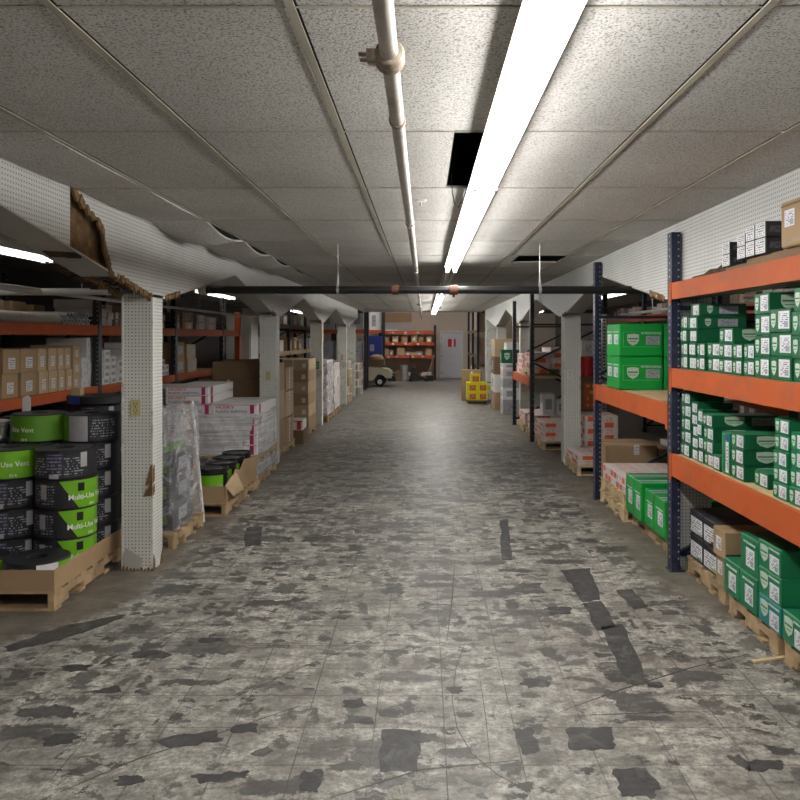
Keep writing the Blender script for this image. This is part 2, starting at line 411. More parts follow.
DN = dict(label='label', shield='shield_badge', text='lettering', band='printed_band', tape='packing_tape', frame='printed_outline', slot='hand_hole')
def carton(x0, x1, y0, y1, z0, z1, m, label, group, decals=(), name='carton', cat='box', jit=.8, top=None, bev=.004):
    sx, sy, sz = x1-x0, y1-y0, z1-z0
    o = link(name, boxmesh(sx, sy, sz, m, bev, top), None, ((x0+x1)/2, (y0+y1)/2, z0), R(random.uniform(-jit, jit)))
    tag(o, label, cat, group)
    for d in decals:
        kind, face, u, v, w, h = d[:6]; arg = d[6] if len(d) > 6 else None
        fw = sx if face in ('-y', '+y') else sy
        if face == 'top':
            fw = sx; W, H = w*sx, h*sy
            me = plate(W, H, arg or M_TAPE)
            c = link(DN[kind], me, o, ((u-.5)*sx, (v-.5)*sy, sz)); c.rotation_euler = (-PI/2, 0, 0)
            continue
        W, H = w*fw, h*sz
        if kind == 'shield': me = shield(W, H)
        elif kind == 'text': me = textmesh(arg[0], H, arg[1], W, bold=.01)
        elif kind == 'frame': me = frame(W, H, arg or M_GLINE)
        elif kind == 'slot': me = plate(W, H, M_HOLED)
        else: me = plate(W, H, arg or P_LAB)
        t, zz = (u-.5)*fw, v*sz
        if face == '-y': loc, rz = (t, -sy/2-.0003, zz), 0
        elif face == '-x': loc, rz = (-sx/2-.0003, -t, zz), -PI/2
        elif face == '+x': loc, rz = (sx/2+.0003, t, zz), PI/2
        link(DN[kind], me, o, loc, rz)
    return o

ORD = ['first', 'second', 'third', 'fourth', 'fifth', 'sixth', 'seventh', 'eighth', 'ninth', 'tenth', 'eleventh', 'twelfth', 'thirteenth', 'fourteenth']
def lay(i, n):
    if n == 1: return 'single layer'
    if i == 0: return 'bottom layer'
    if i == n-1: return 'top layer'
    return ORD[i]+' layer'

PALN = {}
def pallet(x0, x1, y0, y1, label, m=None, z=0, along='y', h=.125, group=None):
    """slatted wooden pallet: three stringers, deck slats, bottom slats"""
    m = m or M_WOOD
    o = thing('wooden_pallet', label, 'pallet', ((x0+x1)/2, (y0+y1)/2, z), R(random.uniform(-.6, .6)), group or 'wooden pallets on the floor')
    sx, sy = x1-x0, y1-y0
    key = ('pal', round(sx, 2), round(sy, 2), m.name, along, h)
    if key not in CACHE:
        A, B = (sx, sy) if along == 'y' else (sy, sx)   # stringers run along B
        def bx(b, u0, u1, v0, v1, a, c):
            if along == 'y': b.box(u0, u1, v0, v1, a, c)
            else: b.box(v0, v1, u0, u1, a, c)
        st = []
        for k in (-1, 0, 1):
            b = MB(); u = k*(A/2-.025); t = .019
            # notched stringer
            bx(b, u-t, u+t, -B/2, B/2, .06, h-.018)
            for q0, q1 in ((-.5, -.33), (-.14, .14), (.33, .5)): bx(b, u-t, u+t, q0*B, q1*B, .016, .0601)
            st.append(b.mesh('stringer', m))
        d = MB(); n = max(4, int(B/.155))
        for i in range(n):
            c = -B/2+.045+(B-.09)*i/(n-1); bx(d, -A/2, A/2, c-.045, c+.045, h-.018, h)
        u = MB()
        for c in (-B/2+.045, -B*.17, B*.17, B/2-.045): bx(u, -A/2, A/2, c-.045, c+.045, 0, .016)
        CACHE[key] = (st, d.mesh('deck', m), u.mesh('bottom', m))
    st, d, u = CACHE[key]
    for s_ in st: link('stringer', s_, o)
    link('deck_slats', d, o); link('bottom_slats', u, o)
    return o

def upright(root, x, y, z1, m=None, wx=.065, wy=.095, hole=None, xr=1.2, brace=True, side=1, z0=0):
    """front post and rear post of a rack frame with foot plates, punched holes and braces"""
    m = m or M_NAVY; hole = hole or M_HOLE
    for xx in (x, x+side*xr):
        b = MB(); b.box(xx, xx+wx, y, y+.008, z0, z1); b.box(xx, xx+.006, y+.008, y+wy, z0, z1); b.box(xx+wx-.006, xx+wx, y+.008, y+wy, z0, z1)
        b.box(xx+.001, xx+wx-.001, y+wy-.008, y+wy-.001, z0, z1-.001)
        b.box(xx-.012, xx+wx+.03, y-.012, y+wy+.012, z0, z0+.008)
        b.cur = 1
        z = z0+.09
        while z < z1-.03:
            b.box(xx+wx-.019, xx+wx-.009, y-.001, y, z, z+.012)
            b.box(xx-.001, xx, y+wy*.42, y+wy*.58, z, z+.016)
            z += .05 if y < 9 else .1
        part('upright', b, [m, hole], root)
    if brace:
        xa, xb = sorted((x+wx/2, x+side*xr+wx/2)); yy = y+wy/2
        zs = [z0+.12]
        while zs[-1]+.6 < z1-.2: zs.append(zs[-1]+.6)
        flip = 0
        for i, z in enumerate(zs[:-1]):
            b = MB()
            a, c = ((xa+.03, yy, z), (xb-.03, yy, zs[i+1]-.03))
            if flip: a, c = ((xb-.03, yy, z), (xa+.03, yy, zs[i+1]-.03))
            b.bar(a, c, .03, .035, (0, 1, 0)); flip ^= 1
            part('brace', b, m, root)
        for z in (zs[0], zs[-1]):
            part('brace', MB().bar((xa+.03, yy, z), (xb-.03, yy, z), .03, .035, (0, 1, 0)), m, root)
def beam(root, x, y0, y1, z0, z1, m=None, side=1, t=.045):
    """box beam along y, step lip on the inner side and hooked connector plates at both ends"""
    m = m or M_ORANGE
    b = MB(); b.box(x, x+t, y0, y1, z0, z1-.022); b.box(x, x+t-.012 if side > 0 else x+t, y0, y1, z1-.022, z1)
    for yy in (y0-.0, y1-.045): b.box(x-.006, x, yy, yy+.045, z0-.03, z1+.004)
    part('beam', b, m, root)
def beamx(root, y, x0, x1, z0, z1, m):
    b = MB(); b.box(x0, x1, y, y+.045, z0, z1-.02); b.box(x0, x1, y, y+.034, z1-.02, z1)
    part('beam', b, m, root)
# ------------------------------------------------------------------ the setting
CH = 2.55                      # height of the aisle's dropped ceiling
XL, XR = -1.985, 1.88          # faces of the pegboard fascias
YE = 25.6                      # where the dropped ceiling stops

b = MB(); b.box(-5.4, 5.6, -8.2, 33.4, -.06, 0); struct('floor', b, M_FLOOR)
def flake(pts, z=.0012):
    b = MB(); b.prism(pts, .0002, z, 'z'); return b
def blob(cx, cy, w, h, ang=0, rough=.12, n=22, sq=.6):
    out = []
    for k in range(n):
        a = 2*PI*k/n; c, s = math.cos(a), math.sin(a)
        f = 1/max(abs(c), abs(s)); rr = 1+(f-1)*sq
        rr *= 1+random.uniform(-rough, rough)
        x, y = c*rr*w/2, s*rr*h/2
        out.append((cx+x*math.cos(ang)-y*math.sin(ang), cy+x*math.sin(ang)+y*math.cos(ang)))
    return out
fl = bpy.data.objects['floor']
def G(px, py):                 # ground point lying under a spot of the photograph, used to read positions off it
    Y = 788*1.7/(py-338); return ((px-424)*Y/788, Y)
for quad in (((561, 570), (590, 568), (600, 600), (582, 602)), ((583, 603), (601, 601), (617, 626), (598, 632)), ((600, 627), (622, 624), (644, 674), (624, 676)),
             ((4, 647), (60, 627), (122, 615), (124, 618), (60, 640), (8, 652)), ((382, 730), (421, 730), (418, 772), (380, 772)),
             ((613, 769), (645, 768), (659, 786), (655, 798), (622, 797)), ((246, 528), (262, 526), (261, 545), (245, 547)), ((500, 520), (508, 519), (512, 560), (502, 560)),
             ((616, 590), (632, 589), (648, 607), (634, 610)), ((512, 729), (532, 728), (540, 751), (522, 754)), ((548, 607), (570, 607), (571, 614), (549, 615)),
             ((302, 772), (322, 770), (318, 792), (300, 790)), ((745, 761), (780, 760), (784, 768), (748, 772)), ((565, 729), (612, 727), (614, 749), (570, 750)),
             ((150, 740), (218, 730), (222, 741), (170, 748)), ((190, 776), (248, 770), (246, 778), (200, 784))):
    pts = [G(*q) for q in quad]; out = []
    for i, p in enumerate(pts):
        q = pts[(i+1) % len(pts)]
        for k in range(6):
            t = k/6; j = .012 if k else 0
            out.append((p[0]+(q[0]-p[0])*t+random.uniform(-j, j), p[1]+(q[1]-p[1])*t+random.uniform(-j, j)))
    part('worn_patch', flake(out), M_PATCH, fl)
for (px, py, w, h, a) in ((353, 703, .11, .08, .3), (246, 728, .12, .08, 0), (262, 752, .08, .06, .5), (75, 668, .14, .08, .2), (150, 655, .2, .10, 0), (110, 690, .12, .08, .4),
                       (210, 640, .14, .06, .1), (455, 690, .08, .07, 0), (360, 720, .12, .07, .1), (60, 740, .14, .09, 0), (535, 683, .14, .10, .1), (655, 685, .09, .06, .2), (130, 780, .12, .07, 0)):
    x, y = G(px, py); part('worn_patch', flake(blob(x, y, w, h, a, .3, 15)), M_PATCH, fl)

M_SCR = mat('dark_scratch', (.10, .085, .072), .7, .3, 30)
for k, line in enumerate((((466, 640), (456, 668), (452, 700), (457, 728), (472, 754), (498, 775), (530, 792)), ((566, 716), (620, 714), (672, 712), (722, 712)), ((560, 712), (620, 690), (690, 668), (745, 655)),
              ((230, 700), (300, 668), (370, 640), (428, 612)), ((60, 792), (140, 758), (235, 728), (300, 706)), ((455, 560), (452, 600), (447, 640)), ((478, 665), (486, 720), (492, 780)), ((150, 640), (250, 604), (330, 590)), ((330, 798), (420, 770), (520, 760)))):
    P_ = [G(*q) for q in line]; L_ = []; Rr = []
    for i, p in enumerate(P_):
        q0, q1 = P_[max(0, i-1)], P_[min(len(P_)-1, i+1)]; dx, dy = q1[0]-q0[0], q1[1]-q0[1]; n_ = math.hypot(dx, dy); w_ = .0018+.0012*(k % 3)
        w_ *= .3 if i in (0, len(P_)-1) else 1
        L_.append((p[0]-dy/n_*w_, p[1]+dx/n_*w_)); Rr.append((p[0]+dy/n_*w_, p[1]-dx/n_*w_))
    bb = MB()
    for i in range(len(P_)-1): bb.prism([L_[i], L_[i+1], Rr[i+1], Rr[i]], .0002, .0009, 'z')
    part('scratch', bb, M_SCR, fl)

# ceiling: lay-in tiles on a tee grid, one lamp-side tile pushed away, one missing, some sagging
tx = [-.342+.612*k for k in range(-3, 5)]; ty = [3.24+1.22*k for k in range(-9, 20)]
tiles = MB(); sag = []; EDGE = {(-3, 2): .10, (-3, 3): .09, (-3, 4): .075, (-3, 1): .02, (-3, 5): .05, (-3, 0): .012}
for i in range(-3, 4):
    for j in range(-9, 19):
        x0, x1 = -.342+.612*i, -.342+.612*(i+1); y0, y1 = 3.24+1.22*j, 3.24+1.22*(j+1)
        x0, x1 = max(x0, XL+.004), min(x1, XR-.004); y1 = min(y1, YE)
        if x1-x0 < .02 or y1-y0 < .05: continue
        g = .010; gx = .019
        if (i, j) == (0, 0):      # pushed aside beside the lamp
            tiles.box(x0+gx, .125, y0+g, y1-g, CH, CH+.015); continue
        if (i, j) == (2, 4):      # missing half
            tiles.box(x0+g, x1-g, y0+.75, y1-g, CH, CH+.015)
            tiles.box(x0+g, x0+.1, y0+g, y0+.75, CH, CH+.015); continue
        if (i, j) in EDGE: sag.append((x0, x1, y0, y1, EDGE[(i, j)])); continue
        tiles.box(x0+(gx if x0 > XL+.01 else 0), x1-(gx if x1 < XR-.01 else 0), y0+g, y1-g, CH, CH+.015)
struct('ceiling', tiles, M_TILE)
ce = bpy.data.objects['ceiling']
tee = MB()
for x in tx:
    if XL < x < XR: tee.box(x-.012, x+.012, -7.9, YE, CH-.004, CH-.0005)
for y in ty:
    if -7.9 < y < YE: tee.box(XL, XR, y-.004, y+.004, CH-.0035, CH-.0008)
tee.box(XL, XR, YE-.02, YE+.03, CH-.01, CH+.45)
part('tee_grid', tee, M_TEE, ce)
for (x0, x1, y0, y1, d) in sag:
    b = MB(); nx, ny = 6, 14; V = []
    for z in (0, .014):
        for j in range(ny+1):
            for i in range(nx+1):
                u, v = i/nx, j/ny
                V.append((x0+.01+(x1-x0-.02)*u, y0+.012+(y1-y0-.024)*v, CH+z-.004-d*math.sin(PI*v)*(.55+.45*math.sin(PI*u))))
    n1 = (nx+1)*(ny+1); F = []
    for j in range(ny):
        for i in range(nx):
            a = j*(nx+1)+i; F.append((a, a+nx+1, a+nx+2, a+1)); F.append((n1+a, n1+a+1, n1+a+nx+2, n1+a+nx+1))
    for j in range(ny):
        for i in (0, nx):
            a = j*(nx+1)+i; F.append((a, a+nx+1, n1+a+nx+1, n1+a))
    for i in range(nx):
        for j in (0, ny):
            a = j*(nx+1)+i; F.append((a, a+1, n1+a+1, n1+a))
    b.add(V, F, False); part('sagging_tile', b, M_TILE, ce, label='sagging ceiling tile')
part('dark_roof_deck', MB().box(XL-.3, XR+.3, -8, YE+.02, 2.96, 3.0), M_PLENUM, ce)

# side bays, walls, rear room
for nm, x0, x1 in (('ceiling_left_bay', -5.3, XL-.235), ('ceiling_right_bay', XR+.26, 5.5)):
    struct(nm, MB().box(x0, x1, -8, YE, 2.62, 2.66), M_DARKC)
struct('wall_left', MB().box(-5.4, -5.3, -8.1, 33.4, 0, 4.3), M_WALL)
struct('wall_right', MB().box(5.5, 5.6, -8.1, 33.4, 0, 4.3), M_WALL)
struct('wall_front', MB().box(-5.4, 5.6, -8.2, -8.1, 0, 4.3), M_BACKW)
b = MB(); b.box(-5.4, .68, 33.0, 33.1, 0, 4.3).box(1.64, 5.6, 33.0, 33.1, 0, 4.3).box(.68, 1.64, 33.0, 33.1, 1.99, 4.3); struct('wall_back', b, M_BACK)
bw = bpy.data.objects['wall_back']
part('white_wall_panel', MB().box(-1.72, -.5, 32.98, 33.0, 1.95, 3.6), M_BACKW, bw)
part('cardboard_wall_panel', MB().box(-1.66, -.52, 32.95, 32.98, 2.36, 2.75), M_CARD, bw)
part('white_wall_panel', MB().box(.56, .64, 32.97, 33.0, .0, 2.8), M_BACKW, bw)
struct('ceiling_rear_room', MB().box(-5.4, 5.6, YE+.03, 33.1, 4.0, 4.06), M_DARKC)
b = MB(); b.box(-5.3, XL, YE, YE+.06, 2.5, 4.0).box(XR, 5.5, YE, YE+.06, 2.5, 4.0).box(XL, XR, YE+.03, YE+.06, 2.99, 4.0); struct('wall_above_ceiling_end', b, M_WALL)
# rear door with frame, hinges, knob and two notices
d = MB(); d.box(.73, 1.59, 33.01, 33.05, .01, 1.94); struct('door_1', d, M_DOOR)
dr = bpy.data.objects['door_1']
f = MB(); f.box(.68, .728, 32.97, 33.06, 0, 1.99).box(1.592, 1.64, 32.97, 33.06, 0, 1.99).box(.728, 1.592, 32.97, 33.06, 1.943, 1.99); part('door_frame', f, M_WHITEM, dr)
part('door_knob', MB().tube([(1.53, 33.01, .93), (1.53, 32.97, .93), (1.53, 32.945, .93)], [.012, .014, .03], 12), M_GALV, dr)
for z in (.25, .95, 1.7): part('hinge', MB().box(.722, .75, 32.995, 33.012, z-.05, z+.05), M_BLACKR, dr)
part('red_notice', MB().box(1.0, 1.17, 33.004, 33.01, 1.33, 1.66), M_RED, dr, label='red and white printed notice')
part('white_notice', MB().box(1.18, 1.23, 33.004, 33.01, 1.33, 1.66), M_WHT, dr)
part('red_notice', MB().box(1.24, 1.33, 33.004, 33.01, 1.33, 1.66), M_RED, dr, label='narrow red printed notice')

# pegboard fascias: shallow gables that dip to the columns
CYL = [5.76, 10.6, 15.3, 20.1]; CYR = [5.84, 10.69, 15.5, 20.4]
def gable(cols, zc=2.0, za=2.36, end=YE-2.0):
    cs = [cols[0]-4.8]+cols
    pts = []
    for i, c in enumerate(cs):
        pts += [(c-.06, zc-.0), (c+.28, zc-.0)]
        nx = cs[i+1] if i+1 < len(cs) else None
        if nx: pts.append(((c+.11+nx+.11)/2, za))
    pts.append((end, 2.30)); pts.append((end, 2.30))
    return [(-8.0, 2.2)]+[p for p in pts if p[0] > -2.9][:]
def zat(prof, y):
    for (a, za), (c, zc) in zip(prof, prof[1:]):
        if a <= y <= c and c > a: return za+(zc-za)*(y-a)/(c-a)
    return 2.3
gl, gr = gable(CYL), gable(CYR, end=YE-1.5)
gr = [(-8.0, 2.0)]+[p for p in gr if p[0] > 5.7]
def fascia(name, xf, side, prof, cut=None):
    b = MB(); t = .008*side
    def slab(ys, top=CH+.02, x=xf):
        pts = [(y, zat(prof, y)) for y in ys]
        for (y0, z0), (y1, z1) in zip(pts, pts[1:]):
            b.prism([(y0, z0), (y1, z1), (y1, top), (y0, top)], min(x, x+t), max(x, x+t), 'x')
    ys = sorted(set([p[0] for p in prof]))
    if cut:
        c0, c1 = cut
        slab([y for y in ys if y < c0]+[c0]); slab([c1]+[y for y in ys if y > c1])
    else: slab(ys)
    slab(ys, x=xf+side*.215)       # the far side of the boxed beam
    struct(name, b, M_PEG); return bpy.data.objects[name]
fL = fascia('trim_left', XL, -1, gl, (4.42, 5.02)); fR = fascia('trim_right', XR, 1, gr)
# what is left of the board around the tear, with a jagged edge
tear = [(4.44, CH+.02), (4.50, 2.525), (4.54, 2.53), (4.585, 2.49), (4.63, 2.485), (4.655, 2.45), (4.70, 2.458), (4.74, 2.43), (4.80, 2.435), (4.85, 2.40), (4.875, 2.36), (4.885, 2.30), (4.93, 2.22), (4.965, 2.16), (5.0, 2.125), (5.02, zat(gl, 5.02))]
b = MB(); b.prism(tear+[(5.02, CH+.02)], XL-.008, XL, 'x'); part('pegboard_remnant', b, M_PEG, fL)
b = MB()
for (y0, z0), (y1, z1) in zip(tear[:-1], tear[1:]):
    w = random.uniform(.03, .055)
    b.prism([(y0, z0), (y1, z1), (y1-w*.6, z1-w*random.uniform(.5, 1.1)), (y0-w*.5, z0-w*random.uniform(.4, .9))], XL-.004, XL+random.uniform(.006, .016), 'x')
part('torn_edge', b, M_TORN, fL, label='curled torn brown edge of the pegboard')
part('inner_board', MB().prism([(4.2, zat(gl, 4.2)+.012), (5.2, zat(gl, 5.2)+.012), (5.2, CH+.02), (4.2, CH+.02)], XL-.06, XL-.05, 'x'), M_TORN, fL, label='bare brown board behind the tear')
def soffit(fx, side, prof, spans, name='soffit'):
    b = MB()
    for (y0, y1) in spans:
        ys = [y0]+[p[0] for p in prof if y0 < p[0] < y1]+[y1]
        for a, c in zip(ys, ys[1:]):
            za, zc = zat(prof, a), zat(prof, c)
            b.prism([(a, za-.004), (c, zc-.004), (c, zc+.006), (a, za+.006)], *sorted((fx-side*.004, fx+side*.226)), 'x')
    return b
sp = [(-7.9, 5.08)]
for i, c in enumerate(CYL):
    nxt = CYL[i+1] if i+1 < len(CYL) else 23.6
    sp.append((c+.62 if i == 0 else c+.3, nxt-(.30 if i < 3 else .0)))
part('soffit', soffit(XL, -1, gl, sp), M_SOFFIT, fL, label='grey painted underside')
sp = [(-7.9, CYR[0]-.3)]
for i, c in enumerate(CYR):
    nxt = CYR[i+1] if i+1 < len(CYR) else 24.1
    sp.append((c+.4, nxt-(.28 if i < 3 else 0)))
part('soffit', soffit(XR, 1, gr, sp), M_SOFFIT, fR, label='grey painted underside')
# ragged hardboard hanging where the soffits broke away next to the columns
def ragged(parent, side, x, y0, y1, prof, n=14, amp=.06):
    b = MB()
    for k in range(n):
        y = y0+(y1-y0)*k/n; w = (y1-y0)/n*random.uniform(.8, 1.5); z = zat(prof, y)
        a = random.uniform(.3, 1)*amp
        b.prism([(y, z+.02), (y+w, zat(prof, min(y+w, y1))+.03), (y+w*.8, z-a*.2), (y+w*.4, z-a*.6), (y+w*.1, z-a*.15)], *sorted((x+side*random.uniform(-.012, .0), x+side*random.uniform(.01, .035))), 'x')
    part('torn_hardboard', b, M_TORN, parent)
    b = MB(); ys = [y0+(y1-y0)*k/8 for k in range(9)]
    for a, c in zip(ys, ys[1:]):
        za, zc = zat(prof, a)+.05+random.uniform(-.015, .015), zat(prof, c)+.05
        b.prism([(a, za), (c, zc), (c, zc+.01), (a, za+.01)], *sorted((x+side*.012, x+side*.2)), 'x')
    part('exposed_core', b, M_TORND, parent)
ragged(fL, -1, XL, 5.1, 5.72, gl, 16, .07); ragged(fL, -1, XL, 6.04, 6.4, gl, 8, .045); ragged(fL, -1, XL-.2, 5.1, 5.7, gl, 10, .06)
for c in CYL[1:]: ragged(fL, -1, XL, c-.3, c-.05, gl, 7, .05)
ragged(fR, 1, XR, 6.15, 6.55, gr, 9, .05)
for c in CYR[1:]: ragged(fR, 1, XR, c-.28, c-.03, gr, 6, .05)
b = MB(); z = zat(gl, 4.5)
for k in range(6):
    x0 = XL-.01-.028*k; y0 = 4.52-.008*k-random.uniform(0, .02); y1 = 4.58-.006*k+random.uniform(0, .02)
    b.prism([(y0, zat(gl, y0)-.009), (y1, zat(gl, y1)-.016), (y1, zat(gl, y1)-.004), (y0, zat(gl, y0)-.004)], x0-.03, x0, 'x')
part('torn_hardboard', b, M_TORND, fL)

# columns boxed in pegboard
def column(x0, x1, y0, label, m, n, outlet=None, grp=None, base=None, sticker=False):
    o = thing('support_column', label, 'column', ((x0+x1)/2, y0+.11, 0), 0, grp)
    hx, hy = (x1-x0)/2, .11
    b = MB(); b.box(-hx, hx, -hy, hy, 0, 2.02); part('casing', b, m, o)
    t = MB()
    for sx in (-1, 1):
        t.box(sx*hx-.012 if sx > 0 else -hx-.004, hx+.004 if sx > 0 else -hx+.012, -hy-.004, -hy, 0, 2.0)
        t.box(sx*hx if sx > 0 else -hx-.004, hx+.004 if sx > 0 else -hx, -hy, -hy+.012, 0, 2.0)
    part('corner_bead', t, M_WHITEP, o)
    if outlet:
        ox, oz = outlet
        p = MB(); p.box(ox-.038, ox+.038, -hy-.007, -hy, oz-.06, oz+.06); c = part('outlet_cover', p, M_OUTLET if n < 5 else M_WHITEM, o)
        s_ = MB()
        for dz in (-.028, .022):
            for dx in (-.012, .008): s_.box(ox+dx, ox+dx+.004, -hy-.0085, -hy-.007, oz+dz, oz+dz+.016)
            s_.box(ox-.004, ox+.004, -hy-.0085, -hy-.007, oz+dz-.014, oz+dz-.006)
        s_.box(ox-.003, ox+.003, -hy-.0085, -hy-.007, oz-.003, oz+.003)
        link('outlet_slots', s_.mesh('slots', M_OUTD), c)
    if sticker:
        p = part('number_sticker', MB().box(-.02, .06, -hy-.003, -hy, 1.10, 1.24), M_GREENT, o, label='green sticker with the number 2')
        link('lettering', textmesh('2', .12, M_WHT), p, (.02, -hy-.003, 1.17))
    return o
c1 = column(-2.205, XL, CYL[0], 'nearest left column, white pegboard, ivory outlet and broken brown chip', M_PEGC, 1, (-.012, 1.19))
b = MB()
for (z0, z1, w) in ((.62, .70, .03), (.69, .78, .012), (.54, .60, .045), (.58, .64, .02)):
    b.prism([(.11-w-.02, z0), (.113, z0+.01), (.113, z1), (.11-w, z1-.01)], -.122, -.108, 'y')
for (z0, z1) in ((.55, .63), (.64, .77)): b.prism([(-.11, z0), (-.08, z0+.02), (-.085, z1), (-.11, z1-.02)], .105, .118, 'x')
part('broken_chip', b, M_TORN, c1, label='splintered brown board')
b = MB(); b.prism([(-.10, 0), (.02, .0), (.04, .09), (-.02, .13), (-.085, .17), (-.11, .10)], -.117, -.1141, 'y'); part('broken_base_board', b, M_SOFFIT, c1)
b = MB()
for k in range(9):
    x = -.112+.026*k; h = random.uniform(.015, .05); b.prism([(x, 0), (x+.025, 0), (x+.018, h), (x+.006, h*.7)], -.1195, -.1165, 'y')
b.prism([(-.11, 0), (-.06, 0), (-.07, .07), (-.1, .12)], .111, .117, 'x'); b.prism([(.05, 0), (.11, 0), (.10, .1), (.07, .05)], .111, .117, 'x')
part('chewed_base', b, M_TORN, c1, label='rotten brown edge at the floor')
column(-2.205, XL, CYL[1], 'second left column, white pegboard with ivory outlet, behind the shrink-wrapped boxes', M_PEGC, 2, (.0, 1.19))
column(-2.205, XL, CYL[2], 'third column on the left, plain white with a green number sticker', M_WHITEP, 3, None, sticker=True)
column(-2.205, XL, CYL[3], 'fourth column on the left, white, behind the wrapped red and white boxes', M_WHITEP, 4, (.0, 1.19))
column(-2.205, XL, 22.6, 'farthest column on the left, white, where the fascia ends', M_WHITEP, 4)
column(1.90, 2.14, 5.88, 'white pegboard column standing behind the nearest navy rack post on the right', M_PEGC, 6)
column(1.90, 2.12, CYR[1], 'white pegboard column on the right with a white outlet, between the two rack frames', M_PEGC, 6, (-.03, 1.21))
column(1.90, 2.12, CYR[2], 'white column on the right seen between the two far navy rack posts', M_WHITEP, 6)
column(1.90, 2.12, CYR[3], 'farthest visible column on the right, white, beside the stacked green crate', M_WHITEP, 6)
b = MB(); b.box(1.9, 2.3, 24.0, 24.5, 0, CH); struct('trim_pilaster_right', b, M_WHITEP)

# ------------------------------------------------------------------ lamps
def strip(x, y0, y1, z, label, lit, grp, etube=None, w=.15, hang=None):
    o = thing('fluorescent_light', label, 'ceiling light', (x, (y0+y1)/2, z), 0, grp)
    L = (y1-y0)/2-.004
    b = MB(); b.prism([(-w*.5, .0), (w*.5, .0), (w*.40, .03), (w*.3, .062), (-w*.3, .062), (-w*.40, .03)], -L, L, 'y'); part('housing', b, M_WHITEM, o)
    for sx in (-1, 1):
        t = MB(); t.tube([(sx*w*.27, -L+.02, -.024), (sx*w*.27, L-.02, -.024)], .0185, 10)
        part('tube', t, (etube or E_TUBE) if lit else M_WHITEM, o)
        for e in (-1, 1): part('lamp_holder', MB().box(sx*w*.27-.02, sx*w*.27+.02, e*(L-.016)-.009, e*(L-.016)+.009, -.05, 0), M_WHITEM, o)
    if hang:
        for e in (-.7, .7): part('hanger', MB().tube([(0, e*L, .06), (0, e*L, .06+hang)], .004, 6), M_GALV, o)
    return o
ys = [-.94-2.44, -.94, 1.5, 3.94, 6.38]
nm = ['lit fluorescent strip just behind the camera', 'lit fluorescent strip straight over the camera', 'nearest lit aisle fluorescent strip, reaching the top edge of the photo', 'second lit fluorescent strip in line, beside the dark ceiling gap', 'third lit fluorescent strip, ending just before the black pipe']
for y in (-8.2+.3, -5.8): strip(.305, y, y+2.44, 2.485, 'lit fluorescent strip on the aisle ceiling behind the camera, %s' % ('farther one' if y < -7 else 'nearer one'), True, 'aisle fluorescent strips')
for y, l in list(zip(ys, nm)): strip(.305, y, y+2.44, 2.485, l, True, 'aisle fluorescent strips')
for y, l, lit in ((8.86, 'unlit fluorescent strip crossing over the black pipe', 0), (11.3, 'second unlit fluorescent strip beyond the black pipe', 0), (13.8, 'lit fluorescent strip just beyond the black pipe', 1), (16.24, 'lit fluorescent strip, the sixth lit going away', 1), (19.4, 'lit fluorescent strip near the far end of the ceiling', 1), (22.2, 'farthest lit fluorescent strip on the aisle ceiling', 1)):
    strip(.305, y, y+2.44, 2.485, l, lit, 'aisle fluorescent strips')
LN = {1.0: 'behind the camera side', 4.4: 'hidden by the near fascia', 7.8: 'glaring under the torn fascia', 15.3: 'seen past the nearest column', 20.0: 'beyond the orange end post', 24.5: 'farthest of the row'}
for y, l in LN.items(): strip(-3.72, y-2.44, y, 2.49, 'fluorescent strip in the left bay, '+l, True, 'left bay fluorescent strips', E_SIDE)
RN = {1.0: 'behind the camera side', 5.2: 'over the nearest shelves', 10.2: 'over the doubled pallet', 15.2: 'bright over the big green cartons', 20.2: 'behind the pegboard column', 25.0: 'farthest of the row'}
for y, l in RN.items(): strip(3.4, y-2.44, y, 2.49, 'fluorescent strip in the right bay, '+l, True, 'right bay fluorescent strips', E_SIDE)
strip(-1.0, 28.0, 30.4, 3.9, 'fluorescent strip high in the rear room over the orange shelving', True, 'rear room lights', E_REAR)
strip(1.2, 28.0, 30.4, 3.9, 'fluorescent strip high in the rear room over the white door', True, 'rear room lights', E_REAR)

# ------------------------------------------------------------------ pipes
o = thing('sprinkler_pipe', 'long cream-painted sprinkler pipe with rusty couplings hung under the aisle ceiling', 'pipe', (-.088, 0, 2.42))
part('pipe_run', MB().tube([(0, -1.5, 0), (0, 25.4, 0)], .0235, 18), M_PIPE, o)
for y in (2.02, 11.0, 17.0):
    b = MB(); b.lathe([(.0235, y-.045), (.034, y-.04), (.040, y-.02), (.034, y-.008), (.034, y+.008), (.040, y+.02), (.034, y+.04), (.0235, y+.045)], 20, axis='y')
    b.box(-.058, -.028, y-.03, y-.008, -.012, .012).box(-.058, -.028, y+.008, y+.03, -.012, .012)
    for dy in (-.019, .019): b.tube([(-.078, y+dy, .0), (-.055, y+dy, .0)], .006, 8)
    part('coupling', b, M_COUP, o)
for y in (2.6, 4.92, 8.3, 13.5, 20):
    b = MB(); b.lathe([(.0236, y-.012), (.029, y-.011), (.029, y+.011), (.0236, y+.012)], 18, axis='y'); b.tube([(0, y, .025), (0, y, .13)], .004, 6)
    if y != 2.6: b.box(-.006, .006, y-.008, y+.008, -.04, -.022)
    part('hanger_ring', b, M_COUP, o)
b = MB(); b.tube([(0, 25.2, -.02), (0, 25.4, -.09)], .012, 8); part('end_outlet', b, M_COUP, o)
o = thing('fire_sprinkler', 'small white sprinkler head on the ceiling tile beside the cream pipe', 'sprinkler', (-.02, 4.85, CH))
part('escutcheon', MB().lathe([(0, -.012), (.03, -.010), (.042, 0)], 18), M_WHITEM, o)
part('deflector', MB().lathe([(.004, -.012), (.005, -.035), (.016, -.036), (.016, -.039), (0, -.039)], 14), M_GALV, o)
o = thing('black_pipe', 'thick black iron pipe crossing the whole aisle under the ceiling', 'pipe', (0, 7.14, 2.135))
